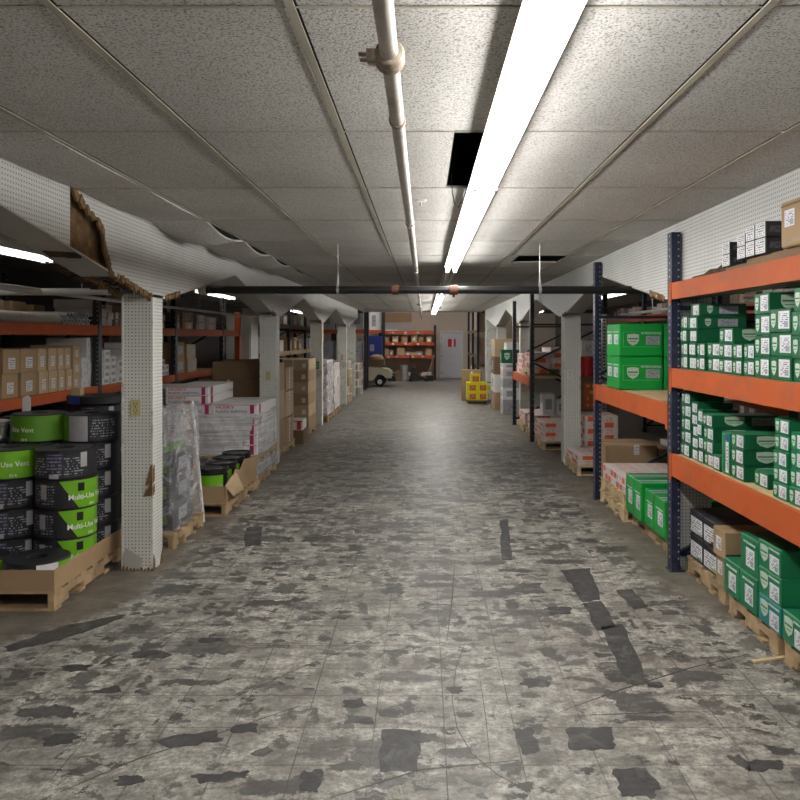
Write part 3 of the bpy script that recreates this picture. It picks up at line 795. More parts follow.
part('pipe_run', MB().tube([(-1.97, 0, 0), (1.98, 0, 0)], .036, 18), M_BPIPE, o)
part('pipe_run', MB().tube([(1.96, 0, 0), (2.9, -.0, 0)], .036, 14), M_BPIPE, o)
for x in (-.78, 1.05):
    b = MB(); b.tube([(x, 0, .036), (x, 0, CH-2.135)], .004, 8); b.lathe([(.0362, x-.012), (.04, x-.012), (.04, x+.012), (.0362, x+.012)], 18, axis='x'); b.box(x-.008, x+.008, -.008, .008, .03, .075); part('hanger_rod', b, M_GALV, o)
b = MB(); b.lathe([(.0362, -.26-.03), (.044, -.26-.03), (.044, -.26+.03), (.0362, -.26+.03)], 14, axis='x'); part('coupling', b, M_RUST, o)
b = MB(); b.lathe([(.0362, .27-.04), (.046, .27-.035), (.046, .27+.035), (.0362, .27+.04)], 14, axis='x'); b.tube([(.27, 0, -.04), (.27, 0, -.065)], .012, 8); part('coupling', b, M_RUST, o)
b = MB(); b.tube([(-1.97, 0, 0), (-2.03, 0, 0)], .05, 14); part('end_coupling', b, M_COUP, o)
tag(link('hanging_wire', MB().tube([(.15, 4.3, 2.60), (.155, 4.32, 2.50), (.165, 4.28, 2.44), (.185, 4.22, 2.40), (.20, 4.20, 2.43), (.215, 4.2, 2.485)], .003, 6).mesh('wire', M_BLACKP)), 'thin black wire drooping out of the dark ceiling gap beside the lamp', 'wire')
# pipes in the side bays
def pipe(label, pts, r, m, grp):
    o = tag(link('ceiling_pipe', MB().tube(pts, r, 12).mesh('pipe', m)), label, 'pipe', grp); return o
pipe('white pipe running back along the left bay below its ceiling light', [(-3.3, 3.5, 2.10), (-3.3, 6.75, 2.10)], .028, M_WHITEM, 'side bay pipes')
pipe('white pipe crossing the left bay above the tube bundle, left of the nearest column', [(-5.2, 6.82, 2.10), (-2.3, 6.82, 2.10)], .03, M_WHITEM, 'side bay pipes')
pipe('slim white pipe above the left shelves, right of the nearest column', [(-3.3, 6.9, 2.10), (-3.3, 15.3, 2.10)], .018, M_WHITEM, 'side bay pipes')
pipe('slim white pipe rising over the big green cartons in the right bay', [(2.35, 6.6, 1.98), (2.75, 11.0, 2.02)], .018, M_WHITEM, 'side bay pipes')
pipe('slim white pipe behind the nearest green cartons on the right', [(2.6, 3.6, 2.02), (2.6, 6.4, 2.02)], .015, M_WHITEM, 'side bay pipes')
for i, (x, y) in enumerate(((-3.3, 7.6), (-3.3, 9.5), (-3.3, 11.6), (2.55, 8.8))):
    tag(link('pipe_hanger', MB().tube([(x, y, 2.0 if x > 0 else 2.119), (x, y, 2.63)], .006, 6).mesh('rod', M_GALV)), ['first hanger rod of the slim white pipe in the left bay', 'second hanger rod of the slim white pipe in the left bay', 'third hanger rod of the slim white pipe in the left bay', 'hanger rod of the slim white pipe in the right bay'][i], 'rod', 'pipe hanger rods')
# ------------------------------------------------------------------ right side: racks
r1 = thing('pallet_rack', 'nearest rack on the right, navy posts and broad orange beams full of green cartons', 'rack', (0, 0, 0), 0, 'right aisle racks')
upright(r1, 1.80, 3.16, 2.47); upright(r1, 1.80, 5.73, 2.47); upright(r1, 1.80, 8.29, 2.50)
for z0, z1 in ((1.98, 2.10), (1.345, 1.48), (.70, .86)):
    beam(r1, 1.80-.004, 3.20, 5.76, z0, z1); beam(r1, 3.02, 3.25, 5.73, z0, z1, side=-1)
beam(r1, 1.80-.004, 5.80, 8.30, 1.055, 1.215); beam(r1, 3.02, 5.83, 8.29, 1.055, 1.215, side=-1)
for z, nm in ((2.078, 'upper'), (1.458, 'middle'), (.838, 'lower')):
    b = MB(); xe = 1.872 if nm == 'upper' else 3.018
    for k in range(5): b.box(1.842, xe, 3.28+.488*k, 3.28+.488*k+.484, z, z+.020)
    part('shelf_deck', b, M_PLY, r1)
b = MB(); b.box(1.842, 3.018, 6.14, 8.26, 1.193, 1.214); part('shelf_deck', b, M_PLY, r1)
r2 = thing('pallet_rack', 'narrow far rack on the right, black posts with crossed braces and one orange beam', 'rack', (0, 0, 0), 0, 'right aisle racks')
upright(r2, 1.74, 12.9, 2.42, M_BLACKR); upright(r2, 1.74, 15.4, 2.42, M_BLACKR)
beam(r2, 1.736, 12.99, 15.4, .90, 1.05); beam(r2, 2.96, 12.99, 15.4, .90, 1.05, side=-1)
part('shelf_deck', MB().box(1.782, 2.958, 13.0, 15.38, 1.03, 1.05), M_PLY, r2)
r3 = thing('pallet_rack', 'rack deep in the right bay with orange beams seen over the big green cartons', 'rack', (0, 0, 0), 0, 'deep right racks')
for y in (3.4, 7.0, 10.6, 14.2, 17.8): upright(r3, 3.95, y, 2.5, M_NAVY, xr=.9)
for y in (3.5, 7.1, 10.7, 14.3):
    for z0, z1 in ((2.0, 2.11), (1.2, 1.32), (.5, .62)):
        beam(r3, 3.946, y, y+3.5, z0, z1, M_ORANGED)
        part('shelf_deck', MB().box(3.99, 4.85, y+.02, y+3.46, z1-.022, z1-.003), M_PLY, r3)
tag(link('rack_post', MB().box(0, .07, 0, .09, 0, 2.05).mesh('post', M_GALV), None, (2.62, 11.6, 0)), 'pale punched steel post standing loose behind the navy post, left of the big green cartons', 'post')
pb = bpy.data.objects['rack_post']
b = MB()
for k in range(38): b.box(.02, .05, -.001, 0, .1+.05*k, .118+.05*k)
link('punched_holes', b.mesh('holes', M_HOLED), pb)

# ------------------------------------------------------------------ green cartons on the near shelves
GDEC = [('label', '-x', .70, .52, .50, .74, P_LABB), ('shield', '-x', .20, .48, .22, .60)]
GDEC2 = GDEC+[('shield', '-y', .34, .52, .30, .72), ('label', '-y', .78, .50, .36, .60, P_GRY)]
GD1 = [('label', '-x', .52, .5, .72, .72, P_LABB)]
def shelf(spec, where, grp, zb, xf=1.853, m=M_GREEND, top=None):
    for i, (y1, y0, n, h, dep, dx) in enumerate(spec):
        for k in range(n):
            z0 = zb+k*h; ox = dx+random.uniform(0, .012)
            w = y1-y0
            dec = (GDEC2 if dep > .24 else GDEC) if w > .13 else GD1
            carton(xf+ox, xf+ox+dep, y0+.004, y1-.004, z0+.0005, z0+h-.0015, m, 'green carton, white label, %s shelf, %s stack from the post, %s' % (where, ORD[i], lay(k, n)), grp, dec, jit=1.0 if w > .15 else .3, top=M_GREENT, name='parts_carton')
mid = [(5.70, 5.56, 4, .094, .30, .0), (5.555, 5.465, 3, .094, .26, .01), (5.46, 5.375, 3, .094, .26, .0), (5.37, 5.215, 2, .094, .20, .0), (5.21, 4.97, 2, .096, .26, .01),
       (4.965, 4.745, 3, .094, .30, .0), (4.74, 4.60, 2, .094, .30, .0), (4.595, 4.44, 2, .094, .26, .0), (4.435, 4.235, 4, .117, .34, .0), (4.23, 3.985, 3, .125, .40, .0), (3.975, 3.76, 4, .118, .34, .0), (3.755, 3.53, 3, .125, .3, 0), (3.52, 3.3, 3, .12, .3, 0)]
shelf(mid, 'middle', 'green cartons on the middle shelf', 1.4795)
# long cartons lying over the second and third stacks
for k in range(2):
    carton(1.86+.02*k, 2.20, 5.372, 5.555, 1.4795+.282+k*.088, 1.4795+.282+k*.088+.086, M_GREEND, 'long green carton bridging two short stacks on the middle shelf, %s' % ('lower one' if k == 0 else 'topmost one'), 'green cartons on the middle shelf',
           [('label', '-x', .6, .5, .6, .74, P_LABB), ('shield', '-y', .22, .5, .12, .6), ('label', '-y', .62, .5, .40, .6, P_GRY)], top=M_GREENT)
low = [(5.70, 5.50, 5, .092, .24, .0), (5.49, 5.36, 5, .080, .24, .01), (5.355, 5.25, 4, .09, .24, .0), (5.245, 5.06, 4, .086, .42, .0), (5.055, 4.93, 1, .10, .2, .0)]
shelf(low, 'lower', 'green cartons on the lower shelf', .8595)
carton(1.86, 2.10, 4.79, 4.92, .8595, 1.12, M_GREENT, 'upright pale green carton with a blue picture, lower shelf', 'green cartons on the lower shelf',
       [('band', '-x', .68, .42, .34, .72, P_LABB), ('band', '-x', .68, .88, .4, .14, M_BLUE), ('frame', '-x', .3, .5, .5, .9)])
for k in range(3):
    carton(1.862, 2.26, 4.59, 4.775, .8595+k*.0925, .8595+(k+1)*.0925-.0015, M_GREEND, 'long green carton, trio at the middle of the lower shelf, %s' % lay(k, 3), 'green cartons on the lower shelf', GDEC2, top=M_GREENT)
carton(1.90, 2.26, 4.35, 4.53, .8595, .945, M_GREEND, 'single low green carton alone on the bare end of the lower shelf', 'green cartons on the lower shelf', GDEC2, top=M_GREENT)
shelf([(4.19, 4.02, 5, .084, .30, .0), (4.01, 3.84, 4, .092, .30, .0), (3.83, 3.6, 4, .09, .3, .0)], 'lower', 'green cartons at the near end of the lower shelf', .8595, m=M_GREENT)
# relabel the near-end run so that its stacks are not confused with the far run
for o in bpy.data.objects:
    if o.get('group') == 'green cartons at the near end of the lower shelf': o['label'] = o['label'].replace('stack from the post', 'stack past the bare deck')
# dark second rows behind
for nm, zb, h in (('middle', 1.4795, .11), ('lower', .8595, .10)):
    for i, (y1, n) in enumerate(((5.5, 2), (5.1, 3), (4.72, 2))):
        for k in range(n+(1 if nm == 'lower' else -1 if i in (0, 1) else 0)):
            carton(2.36, 2.74, y1-.33, y1, zb+k*h, zb+(k+1)*h-.002, M_GREEND, 'shaded green carton, back row, %s shelf, %s stack from the post, %s' % (nm, ORD[i], lay(k, 9)), 'back row cartons', [('label', '-x', .6, .5, .4, .6, P_GRY), ('shield', '-y', .4, .5, .3, .6)])
# top shelf: a narrow ledge of goods between the beam and the fascia
tag(link('board_stack', MB().box(1.80, 1.872, 3.4, 4.70, 0, .02).box(1.805, 1.87, 3.42, 4.40, .02, .042).mesh('boards', [M_CARDD]), None, (0, 0, 2.1005)), 'brown boards on the uppermost orange shelf under the black and white cartons', 'board')
tag(link('crumpled_sheet', MB().prism([(4.72, 0), (5.35, 0), (5.30, .012), (5.1, .014), (4.98, .035), (4.86, .03), (4.78, .05), (4.72, .04)], 1.81, 1.87, 'x').mesh('boards', [M_TORND]), None, (0, 0, 2.1005)), 'crumpled dark sheet on the uppermost shelf beside the post', 'sheet')
bx = [(4.69, 4.575), (4.465, 4.355), (4.345, 4.23), (4.22, 4.095)]
for i, (y1, y0) in enumerate(bx):
    for k in range(2):
        h = .070 if i < 2 else .084; zz = 2.121 if i < 2 else 2.143
        if i == 1: zz = 2.143
        carton(1.775, 1.871, y0, y1, zz+k*h, zz+(k+1)*h-.0015, M_BLACKB, 'small black carton, white printed end, uppermost shelf, %s stack from the post, %s' % (ORD[i], ('lower', 'upper')[k]), 'small black and white cartons',
               [('band', '-x', .5, .5, .94, .93, P_LAB), ('label', '-y', .5, .5, .7, .5, P_BLK)], jit=.3)
carton(1.775, 1.872, 3.58, 3.92, 2.143, 2.37, M_CARD, 'large tan carton with white label on the uppermost shelf, right photo edge', 'cartons on the uppermost shelf',
       [('label', '-x', .28, .62, .30, .36, P_LABB), ('band', '-x', .4, .13, .7, .07, P_KFT), ('tape', '-x', .5, .9, .98, .03, M_CARDD)], bev=.008, jit=0)

# ------------------------------------------------------------------ big green cartons on the lower orange beam
BG = [('frame', '-y', .50, .52, .84, .46), ('shield', '-y', .31, .50, .27, .34), ('text', '-y', .73, .70, .46, .085, ('INTERCHANGE', M_WHT)), ('label', '-y', .77, .49, .32, .26, P_GRY),
      ('label', '-x', .25, .52, .30, .30, P_LABB), ('label', '-x', .74, .52, .30, .30, P_LABB), ('text', '-x', .25, .75, .40, .06, ('INTERCHANGE', M_WHT)), ('text', '-x', .74, .75, .40, .06, ('INTERCHANGE', M_WHT)), ('tape', 'top', .5, .5, .96, .08, M_GREENT)]
for i, x in enumerate((1.825, 2.245)):
    for k in range(2):
        carton(x, x+.405, 7.36, 7.86, 1.2145+k*.312, 1.2145+k*.312+.309, M_GREEN, 'big bright green carton with pale shield, %s column, %s' % (('left', 'right')[i], ('lower layer', 'upper layer')[k]), 'big bright green cartons', BG, bev=.008, jit=.5, top=M_GREENT)

# ------------------------------------------------------------------ floor goods, right
pallet(1.885, 2.90, 4.20, 4.88, 'brown pallet under the green and teal cartons on the right', group='right side pallets')
pallet(1.885, 2.90, 3.30, 4.13, 'brown pallet at the right edge of the photo, nearest of all', group='right side pallets')
pallet(1.91, 2.95, 5.02, 5.72, 'brown pallet under the black and white cartons, beside the nearest navy post', group='right side pallets')
pallet(1.91, 2.95, 6.12, 7.24, 'reddish pallet under the four tall green cartons', group='right side pallets')
pallet(1.84, 2.84, 7.28, 8.24, 'pale pallet on the floor, lower of the two stacked under the orange and white boxes', M_WOODP, group='right side pallets')
pallet(1.845, 2.835, 7.29, 8.235, 'pale pallet stacked on another, directly under the orange and white boxes', M_WOODP, z=.1255, group='right side pallets')
pallet(1.885, 2.85, 9.70, 10.55, 'pale pallet at the foot of the pegboard column', M_WOODP, group='right side pallets')
pallet(1.80, 2.80, 11.95, 12.85, 'wooden pallet just in front of the far rack with braces', M_WOODP, group='right side pallets')
pallet(1.80, 2.80, 13.1, 14.0, 'wooden pallet inside the far rack, front one', M_WOODP, group='right side pallets')
pallet(1.80, 2.80, 14.3, 15.3, 'pale pallet inside the far rack, rear one', M_WOODP, group='right side pallets')
pallet(2.18, 2.95, 10.70, 11.6, 'wooden pallet behind the pegboard column under the tallest orange stack', M_WOODP, group='right side pallets')
# black and white cartons
for i, (y1, y0) in enumerate(((5.70, 5.44), (5.435, 5.175))):
    for k in range(2):
        carton(1.925, 2.42, y0, y1, .1255+k*.175, .1255+k*.175+.172, M_BLACKB, 'black carton with big white and lime label, %s column, %s' % (('far', 'near')[i], ('bottom layer', 'top layer')[k]), 'black and white labelled cartons',
               [('label', '-x', .52, .42, .86, .62, P_LAB), ('band', '-x', .76, .17, .34, .12, M_LIMED), ('band', '-y', .6, .55, .45, .10, M_WHT)], jit=.5)
carton(1.915, 2.38, 5.02, 5.17, .1255, .292, M_CARD, 'tan carton at the pallet corner, lower one under the dark-printed tan carton', 'tan cartons on the near pallet', [('label', '-x', .5, .55, .5, .5, P_LABB)], jit=.3)
carton(1.895, 2.40, 4.965, 5.165, .2935, .475, M_CARD, 'tan carton with a black printed base sticking out over the pallet corner', 'tan cartons on the near pallet', [('label', '-x', .5, .5, .45, .45, P_LABB), ('band', '-y', .5, .12, .98, .2, M_BLACKB), ('band', '-y', .5, .5, .6, .3, P_KFT), ('tape', 'top', .5, .5, 1.0, .2)], bev=.006, jit=.3)
# green and teal cartons nearest
NG = [('label', '-x', .56, .44, .46, .50, P_LABB), ('text', '-x', .52, .82, .66, .09, ('INTERCHANGE', M_WHT)), ('frame', '-y', .5, .5, .7, .6)]
NT_ = [('shield', '-x', .28, .55, .34, .58), ('text', '-x', .72, .85, .46, .10, ('INTERCHANGE', M_WHT)), ('label', '-x', .73, .38, .40, .56, P_LABB), ('frame', '-y', .55, .5, .7, .6)]
carton(1.875, 2.37, 4.685, 4.925, .1255, .335, M_GREENT, 'green carton on the near pallet, far one of the low pair', 'near floor cartons', NG, bev=.006, jit=.3)
carton(1.875, 2.37, 4.44, 4.68, .1255, .335, M_GREENT, 'green carton on the near pallet, near one of the low pair', 'near floor cartons', NG, bev=.006, jit=.3)
carton(1.88, 2.37, 4.43, 4.68, .3365, .55, M_GREENT, 'green carton sitting on the low pair of the near pallet', 'near floor cartons', NG, bev=.006, jit=.3)
for k in range(3):
    carton(1.878, 2.45, 4.15, 4.425, .1255+.152*k, .1255+.152*k+.150, (M_TEAL, M_GREENT, M_GREENT)[k], ('teal carton at the bottom of the stack of three on the near pallet', 'green carton in the middle of the stack of three on the near pallet', 'green carton topping the stack of three on the near pallet')[k], 'near floor cartons', NT_, bev=.005, jit=.3, top=M_GREEND)
carton(1.875, 2.42, 3.86, 4.125, .1255, .285, M_GREENT, 'green carton alone on the nearest pallet at the right edge of the photo', 'near floor cartons', NT_, bev=.006, jit=.3)
# four tall green cartons
TG = [('text', '-x', .5, .70, .62, .05, ('INTERCHANGE', M_WHT)), ('label', '-x', .60, .46, .46, .36, P_LABB), ('tape', 'top', .5, .5, .98, .10, M_BADGE), ('tape', 'top', .5, .2, .98, .06, M_BADGE)]
for i, (y1, y0, h) in enumerate(((7.24, 6.98, .335), (6.975, 6.72, .335), (6.70, 6.43, .30), (6.42, 6.14, .30))):
    carton(1.855+.02*(i > 1), 2.40, y0, y1, .1255, .1255+h, M_GREEN, 'tall bright green carton on the floor pallet, %s from the far end' % ORD[i], 'tall green cartons on the floor', TG, bev=.006, jit=.4, top=M_GREENT)
# orange and white flooring boxes
def orange_block(x0, x1, y0, y1, z0, nx, ny, nz, h, where, grp, skip=(), film=False):
    wx, wy = (x1-x0)/nx, (y1-y0)/ny
    for k in range(nz):
        for j in range(ny):
            for i in range(nx):
                if (i, j, k) in skip: continue
                dec = []
                if i == 0: dec += [('band', '-x', .72 if (j+k) % 2 else .3, .5, .42, .7, M_ORPR), ('label', '-x', .25 if (j+k) % 2 else .75, .5, .36, .7, P_LAB)]
                if j == 0: dec += [('band', '-y', .45, .5, .55, .84, M_ORPR if (i+k) % 2 else P_OR)]
                if k == nz-1: dec += [('band', 'top', .5, .5, .82, .74, P_OR)]
                carton(x0+i*wx+.003, x0+(i+1)*wx-.003, y0+j*wy+.003, y0+(j+1)*wy-.003, z0+k*h+.0005, z0+(k+1)*h-.001, M_PINK, 'orange-printed white box %s, %s across, %s back, %s' % (where, ORD[i], ORD[j], lay(k, nz)), grp, dec, name='flooring_box', jit=.8)
orange_block(1.86, 2.84, 7.30, 8.20, .2510, 3, 4, 2, .075, 'on the doubled pallet', 'orange boxes on the doubled pallet')
for i in range(2): carton(2.36+.26*i, 2.6+.26*i, 7.34, 7.62, .4025, .49, M_PINK, 'loose orange-printed white box topping the doubled-pallet load, %s' % ('left one', 'right one')[i], 'orange boxes on the doubled pallet', [('band', '-y', .5, .5, .8, .7, P_OR), ('band', '-x', .5, .5, .8, .7, P_OR)], name='flooring_box')
orange_block(1.90, 2.60, 9.74, 10.50, .1255, 2, 3, 2, .06, 'at the pegboard column foot', 'orange boxes by the column')
orange_block(2.20, 2.66, 10.78, 11.4, .1255, 2, 2, 6, .085, 'behind the pegboard column', 'orange boxes behind the column')
orange_block(1.80, 2.66, 12.0, 12.8, .1255, 3, 2, 4, .07, 'before the far rack', 'orange boxes before the far rack')
orange_block(1.84, 2.6, 13.16, 13.96, .1255, 2, 2, 4, .07, 'under the far shelf, front', 'orange boxes inside the far rack')
orange_block(1.84, 2.6, 14.36, 15.2, .1255, 2, 2, 3, .07, 'under the far shelf, rear', 'orange boxes on the rear pallet')
# brown open carton and friends behind the doubled pallet
carton(1.98, 2.55, 8.62, 9.16, 0, .53, M_CARD, 'big tan carton standing behind the orange boxes near the second post', 'tall tan cartons in the right bay', [('tape', 'top', .5, .5, .98, .1), ('tape', '-y', .6, .9, .1, .2)], bev=.008)
carton(2.57, 3.3, 8.60, 9.22, 0, .49, M_CARDD, 'big dark brown carton right of the tan one behind the orange boxes', 'tall tan cartons in the right bay', [('tape', 'top', .5, .5, .98, .1)], bev=.008)
carton(2.7, 3.1, 8.7, 9.0, .492, .55, M_WBOX, 'flat white box lying on the big dark brown carton', 'tall tan cartons in the right bay')
carton(3.0, 3.7, 6.6, 7.9, 0, .4, M_CARDD, 'low dark carton in the shadow behind the tall green cartons', 'tall tan cartons in the right bay')
# things at the far column
tag(link('red_bin', MB().lathe([(0, 0), (.10, 0), (.115, .30), (.0, .30)], 20).mesh('bin', M_RED), None, (2.46, 11.9, 1.12)), 'round red canister glimpsed right of the pegboard column', 'canister')
carton(2.2, 2.9, 11.75, 12.35, .56, 1.12, M_CARDD, 'dark carton under the red canister right of the pegboard column', 'cartons right of the column', [('band', '-y', .42, .5, .34, .7, P_YEL)])
carton(2.2, 2.9, 11.75, 12.35, .0, .56, M_CARDD, 'dark carton on the floor under the yellow-labelled one', 'cartons right of the column')
carton(2.36, 2.56, 11.8, 12.0, 1.43, 1.66, M_WBOX, 'white box on top of the red canister', 'cartons right of the column', [('label', '-y', .5, .5, .6, .6, P_LAB)])
# goods on the far rack
orange_block(1.80, 2.72, 13.1, 14.1, 1.20, 3, 2, 4, .085, 'on the far shelf', 'orange boxes on the far rack shelf', skip=((0, 0, 3), (0, 1, 3)))
pallet(1.79, 2.74, 13.05, 14.15, 'pale pallet lifted on the far rack shelf', M_WOODP, z=1.0505, group='right side pallets', h=.149)
orange_block(1.80, 2.3, 14.3, 15.2, 1.051, 2, 2, 4, .09, 'on the far shelf, rear', 'orange boxes at the rear of the far shelf')
for i in range(3): carton(2.0+.24*i, 2.2+.24*i, 13.3, 13.6, .4065, .76-.1*i, M_WBOX, 'greyish box on the orange boxes under the far rack shelf, %s from the aisle' % ORD[i], 'greyish boxes under the far shelf', [('label', '-y', .5, .5, .6, .5, P_GRY)])
# mixed stack and green crate past the far rack
zz = 0
for k, (w, h, m) in enumerate(((.6, .34, M_GREY), (.55, .26, M_WBOX), (.6, .2, M_GREY), (.5, .22, M_PINK), (.46, .12, M_WBOX))):
    carton(1.74, 1.74+w, 17.4, 17.95, zz, zz+h-.002, m, 'pale mixed carton in the stack under the green crate, %s' % lay(k, 5), 'mixed cartons under the green crate', [('label', '-x', .5, .5, .5, .5, P_GRY), ('label', '-y', .35, .5, .4, .5, P_GRY)]); zz += h
carton(1.72, 2.12, 17.42, 17.9, zz, zz+.30, M_GREEND, 'green crate on top of the mixed stack past the far rack', 'mixed cartons under the green crate', [('shield', '-y', .3, .5, .3, .5), ('label', '-x', .5, .5, .4, .4, P_LAB)], name='crate')
carton(1.82, 2.2, 17.45, 17.9, zz+.302, zz+.46, M_WBOX, 'white box lying on the green crate past the far rack', 'mixed cartons under the green crate')
for k in range(4):
    carton(1.66, 2.3, 18.5+.01*k, 19.5, .002+.42*k, .42*(k+1), (M_CARD, M_WBOX, M_CARDD, M_CARDL)[k], 'carton in the tall pile beyond the green crate stack, %s' % lay(k, 4), 'cartons beyond the green crate', [('label', '-x', .4, .5, .3, .5, P_GRY)])
# goods on the deep racks
for j, y in enumerate((7.5, 8.5, 9.5, 11.0, 12.0, 13.0, 14.6, 15.8)):
    for z, nm in ((2.11, 'top'), (1.32, 'middle'), (.62, 'bottom')):
        if nm != 'top' and j % 2: continue
        n = 3 if nm == 'top' else 2
        for q in range(n):
            h = random.uniform(.12, .2) if nm == 'top' else random.uniform(.3, .5)
            carton(4.0, 4.5, y+.28*q, y+.28*q+.25, z-.002, z+h, random.choice((M_PINK, M_WBOX, M_CARD, M_CARDL)) if nm != 'bottom' else M_CARDD, 'carton on the deep right rack, %s shelf, %s group going away, %s box' % (nm, ORD[j], ORD[q]), 'cartons on the deep right rack', [('label', '-x', .5, .5, .5, .6, P_RED if q % 2 else P_GRY)])
# scraps on the floor
def scrap(x, y, s, label):
    b = MB(); n = 7; V = []; F = []
    for i in range(n):
        for j in range(n):
            V.append((s*(i/(n-1)-.5)*(1.6), s*(j/(n-1)-.5)+.2*s*math.sin(i), .004+random.random()*s*.16))
    for i in range(n-1):
        for j in range(n-1):
            if random.random() > .12: a = i*n+j; F.append((a, a+n, a+n+1, a+1))
    b.add(V, F); o = link('paper_scrap', b.mesh('scrap', M_PAPER), None, (x, y, 0), random.uniform(0, 3)); return tag(o, label, 'scrap', 'scraps on the floor')
scrap(1.80, 4.22, .07, 'crumpled white scrap on the floor beside the near pallet'); scrap(1.48, 3.42, .07, 'crumpled grey scrap on the floor near the right edge of the photo'); scrap(1.65, 5.15, .05, 'small white scrap on the floor by the black carton pallet')
scrap(-.10, 2.93, .05, 'brown scrap on the floor at the bottom edge of the photo'); scrap(-1.95, 6.55, .06, 'pale scrap on the floor beside the bagged pallet'); scrap(-1.78, 7.62, .05, 'white scrap on the floor by the torn tray')
tag(link('wood_sliver', MB().box(-.11, .11, -.012, .012, 0, .01).mesh('sliver', M_WOODP), None, (1.83, 4.16, 0), .3), 'pale wood sliver on the floor beside the nearest pallets', 'splinter')
# ------------------------------------------------------------------ left side: racks
l1 = thing('pallet_rack', 'long orange-beamed rack along the left bay, dark posts and one orange end post', 'rack', (0, 0, 0), 0, 'left side racks')
for y in (3.3, 6.0, 8.7, 11.4, 14.1): upright(l1, -3.66, y, 2.42, M_BLACKR, side=-1, xr=1.0, wx=.065)
b = MB(); b.box(-3.68, -3.58, 15.3, 15.42, 0, 2.2).box(-3.70, -3.56, 15.28, 15.44, 0, .01); part('end_post', b, M_ORANGE, l1, label='bright orange end post')
part('row_spacer', MB().box(-3.64, -3.62, 14.19, 15.3, 1.1, 1.16), M_ORANGE, l1)
for a, c in ((3.38, 6.0), (6.08, 8.7), (8.78, 11.4), (11.48, 14.1), (14.18, 15.3)):
    for z0, z1 in ((1.73, 1.84), (1.07, 1.17)):
        if a > 14 and z1 < 1.5: continue
        b = MB(); b.box(-3.645, -3.60, a-.05, c+.06, z0, z1); b.box(-3.66, -3.6, a-.06, a-.02, z0-.03, z1+.004)
        part('beam', b, M_ORANGE, l1)
        part('beam', MB().box(-4.6, -4.56, a, c, z0, z1), M_ORANGE, l1)
        part('shelf_deck', MB().box(-4.56, -3.646, a+.01, c-.01, z1-.03, z1-.008), M_PLY, l1)
LZ0, LZ1 = 1.1625, 1.8325
LAB = [('label', '+x', .5, .42, .4, .45, P_LAB)]
# middle shelf, left of the column
def leftrow(specs, z, where, grp, m, depth=.45, dec=LAB, xf=-3.66, name='product_box'):
    for i, s_ in enumerate(specs):
        y0, y1, n, h = s_[:4]; mm = s_[4] if len(s_) > 4 else m
        for k in range(n):
            carton(xf-depth-random.uniform(0, .03), xf-random.uniform(0, .02), y0, y1, z+k*h, z+(k+1)*h-.002, mm, '%s %s, %s stack, %s' % ({M_CARD.name: 'tan carton', M_CARDL.name: 'pale tan carton', M_CARDD.name: 'dark brown carton', M_WBOX.name: 'white carton', M_PINK.name: 'pinkish white carton', M_LILAC.name: 'lilac-grey carton', M_GREY.name: 'grey carton'}[mm.name], where, ORD[i], lay(k, n)), grp, dec, jit=1.2, name=name)
leftrow([(6.10, 6.42, 1, .40, M_CARDL), (6.52, 6.78, 1, .22, M_CARD), (6.86, 7.14, 2, .22), (7.18, 7.48, 2, .22), (7.5, 7.68, 2, .22, M_CARDL), (7.7, 7.88, 2, .22, M_CARDL), (7.9, 8.04, 2, .22, M_CARDL), (8.06, 8.2, 2, .22, M_CARDL), (8.25, 8.40, 3, .155, M_CARDL), (8.44, 8.56, 3, .11, M_WBOX), (8.58, 8.68, 4, .135, M_WBOX)], LZ0, 'on the middle left shelf before the column', 'cartons on the middle left shelf', M_CARD)
leftrow([(6.2, 6.5, 1, .24), (6.62, 6.9, 1, .24), (7.0, 7.32, 1, .25), (7.42, 7.7, 1, .24), (7.85, 8.15, 1, .24), (8.3, 8.55, 1, .22)], LZ1, 'at the back of the upper left shelf', 'cartons at the back of the upper left shelf', M_CARD, xf=-4.1, depth=.4, dec=())
# cardboard tubes lying crosswise on the upper shelf
tube_me = MB().lathe([(.022, -.42), (.036, -.42), (.036, .0), (.022, 0), (.022, -.42)], 14, axis='x').mesh('tube', M_GREY)
q = 0
for r_ in range(2):
    for i in range(8-r_):
        o = link('cardboard_tube', tube_me, None, (-3.61+random.uniform(-.02, .01), 7.95+.0735*i+.0367*r_, LZ1+.037+.064*r_))
        tag(o, 'grey tube in the bundle on the upper left shelf, %s row, %s from the left' % (('lower', 'upper')[r_], ORD[i]), 'tube', 'grey tubes on the upper left shelf')
for i in range(3):
    o = link('paper_roll', MB().lathe([(.02, -.8), (.055, -.8), (.055, .8), (.02, .8), (.02, -.8)], 18, axis='y').mesh('roll', M_GLASS), None, (-3.67-.115*i, 7.06, LZ1+.056))
    tag(o, 'long pale roll lying lengthwise on the upper left shelf, %s from the shelf edge' % ORD[i], 'roll', 'long rolls on the upper left shelf')
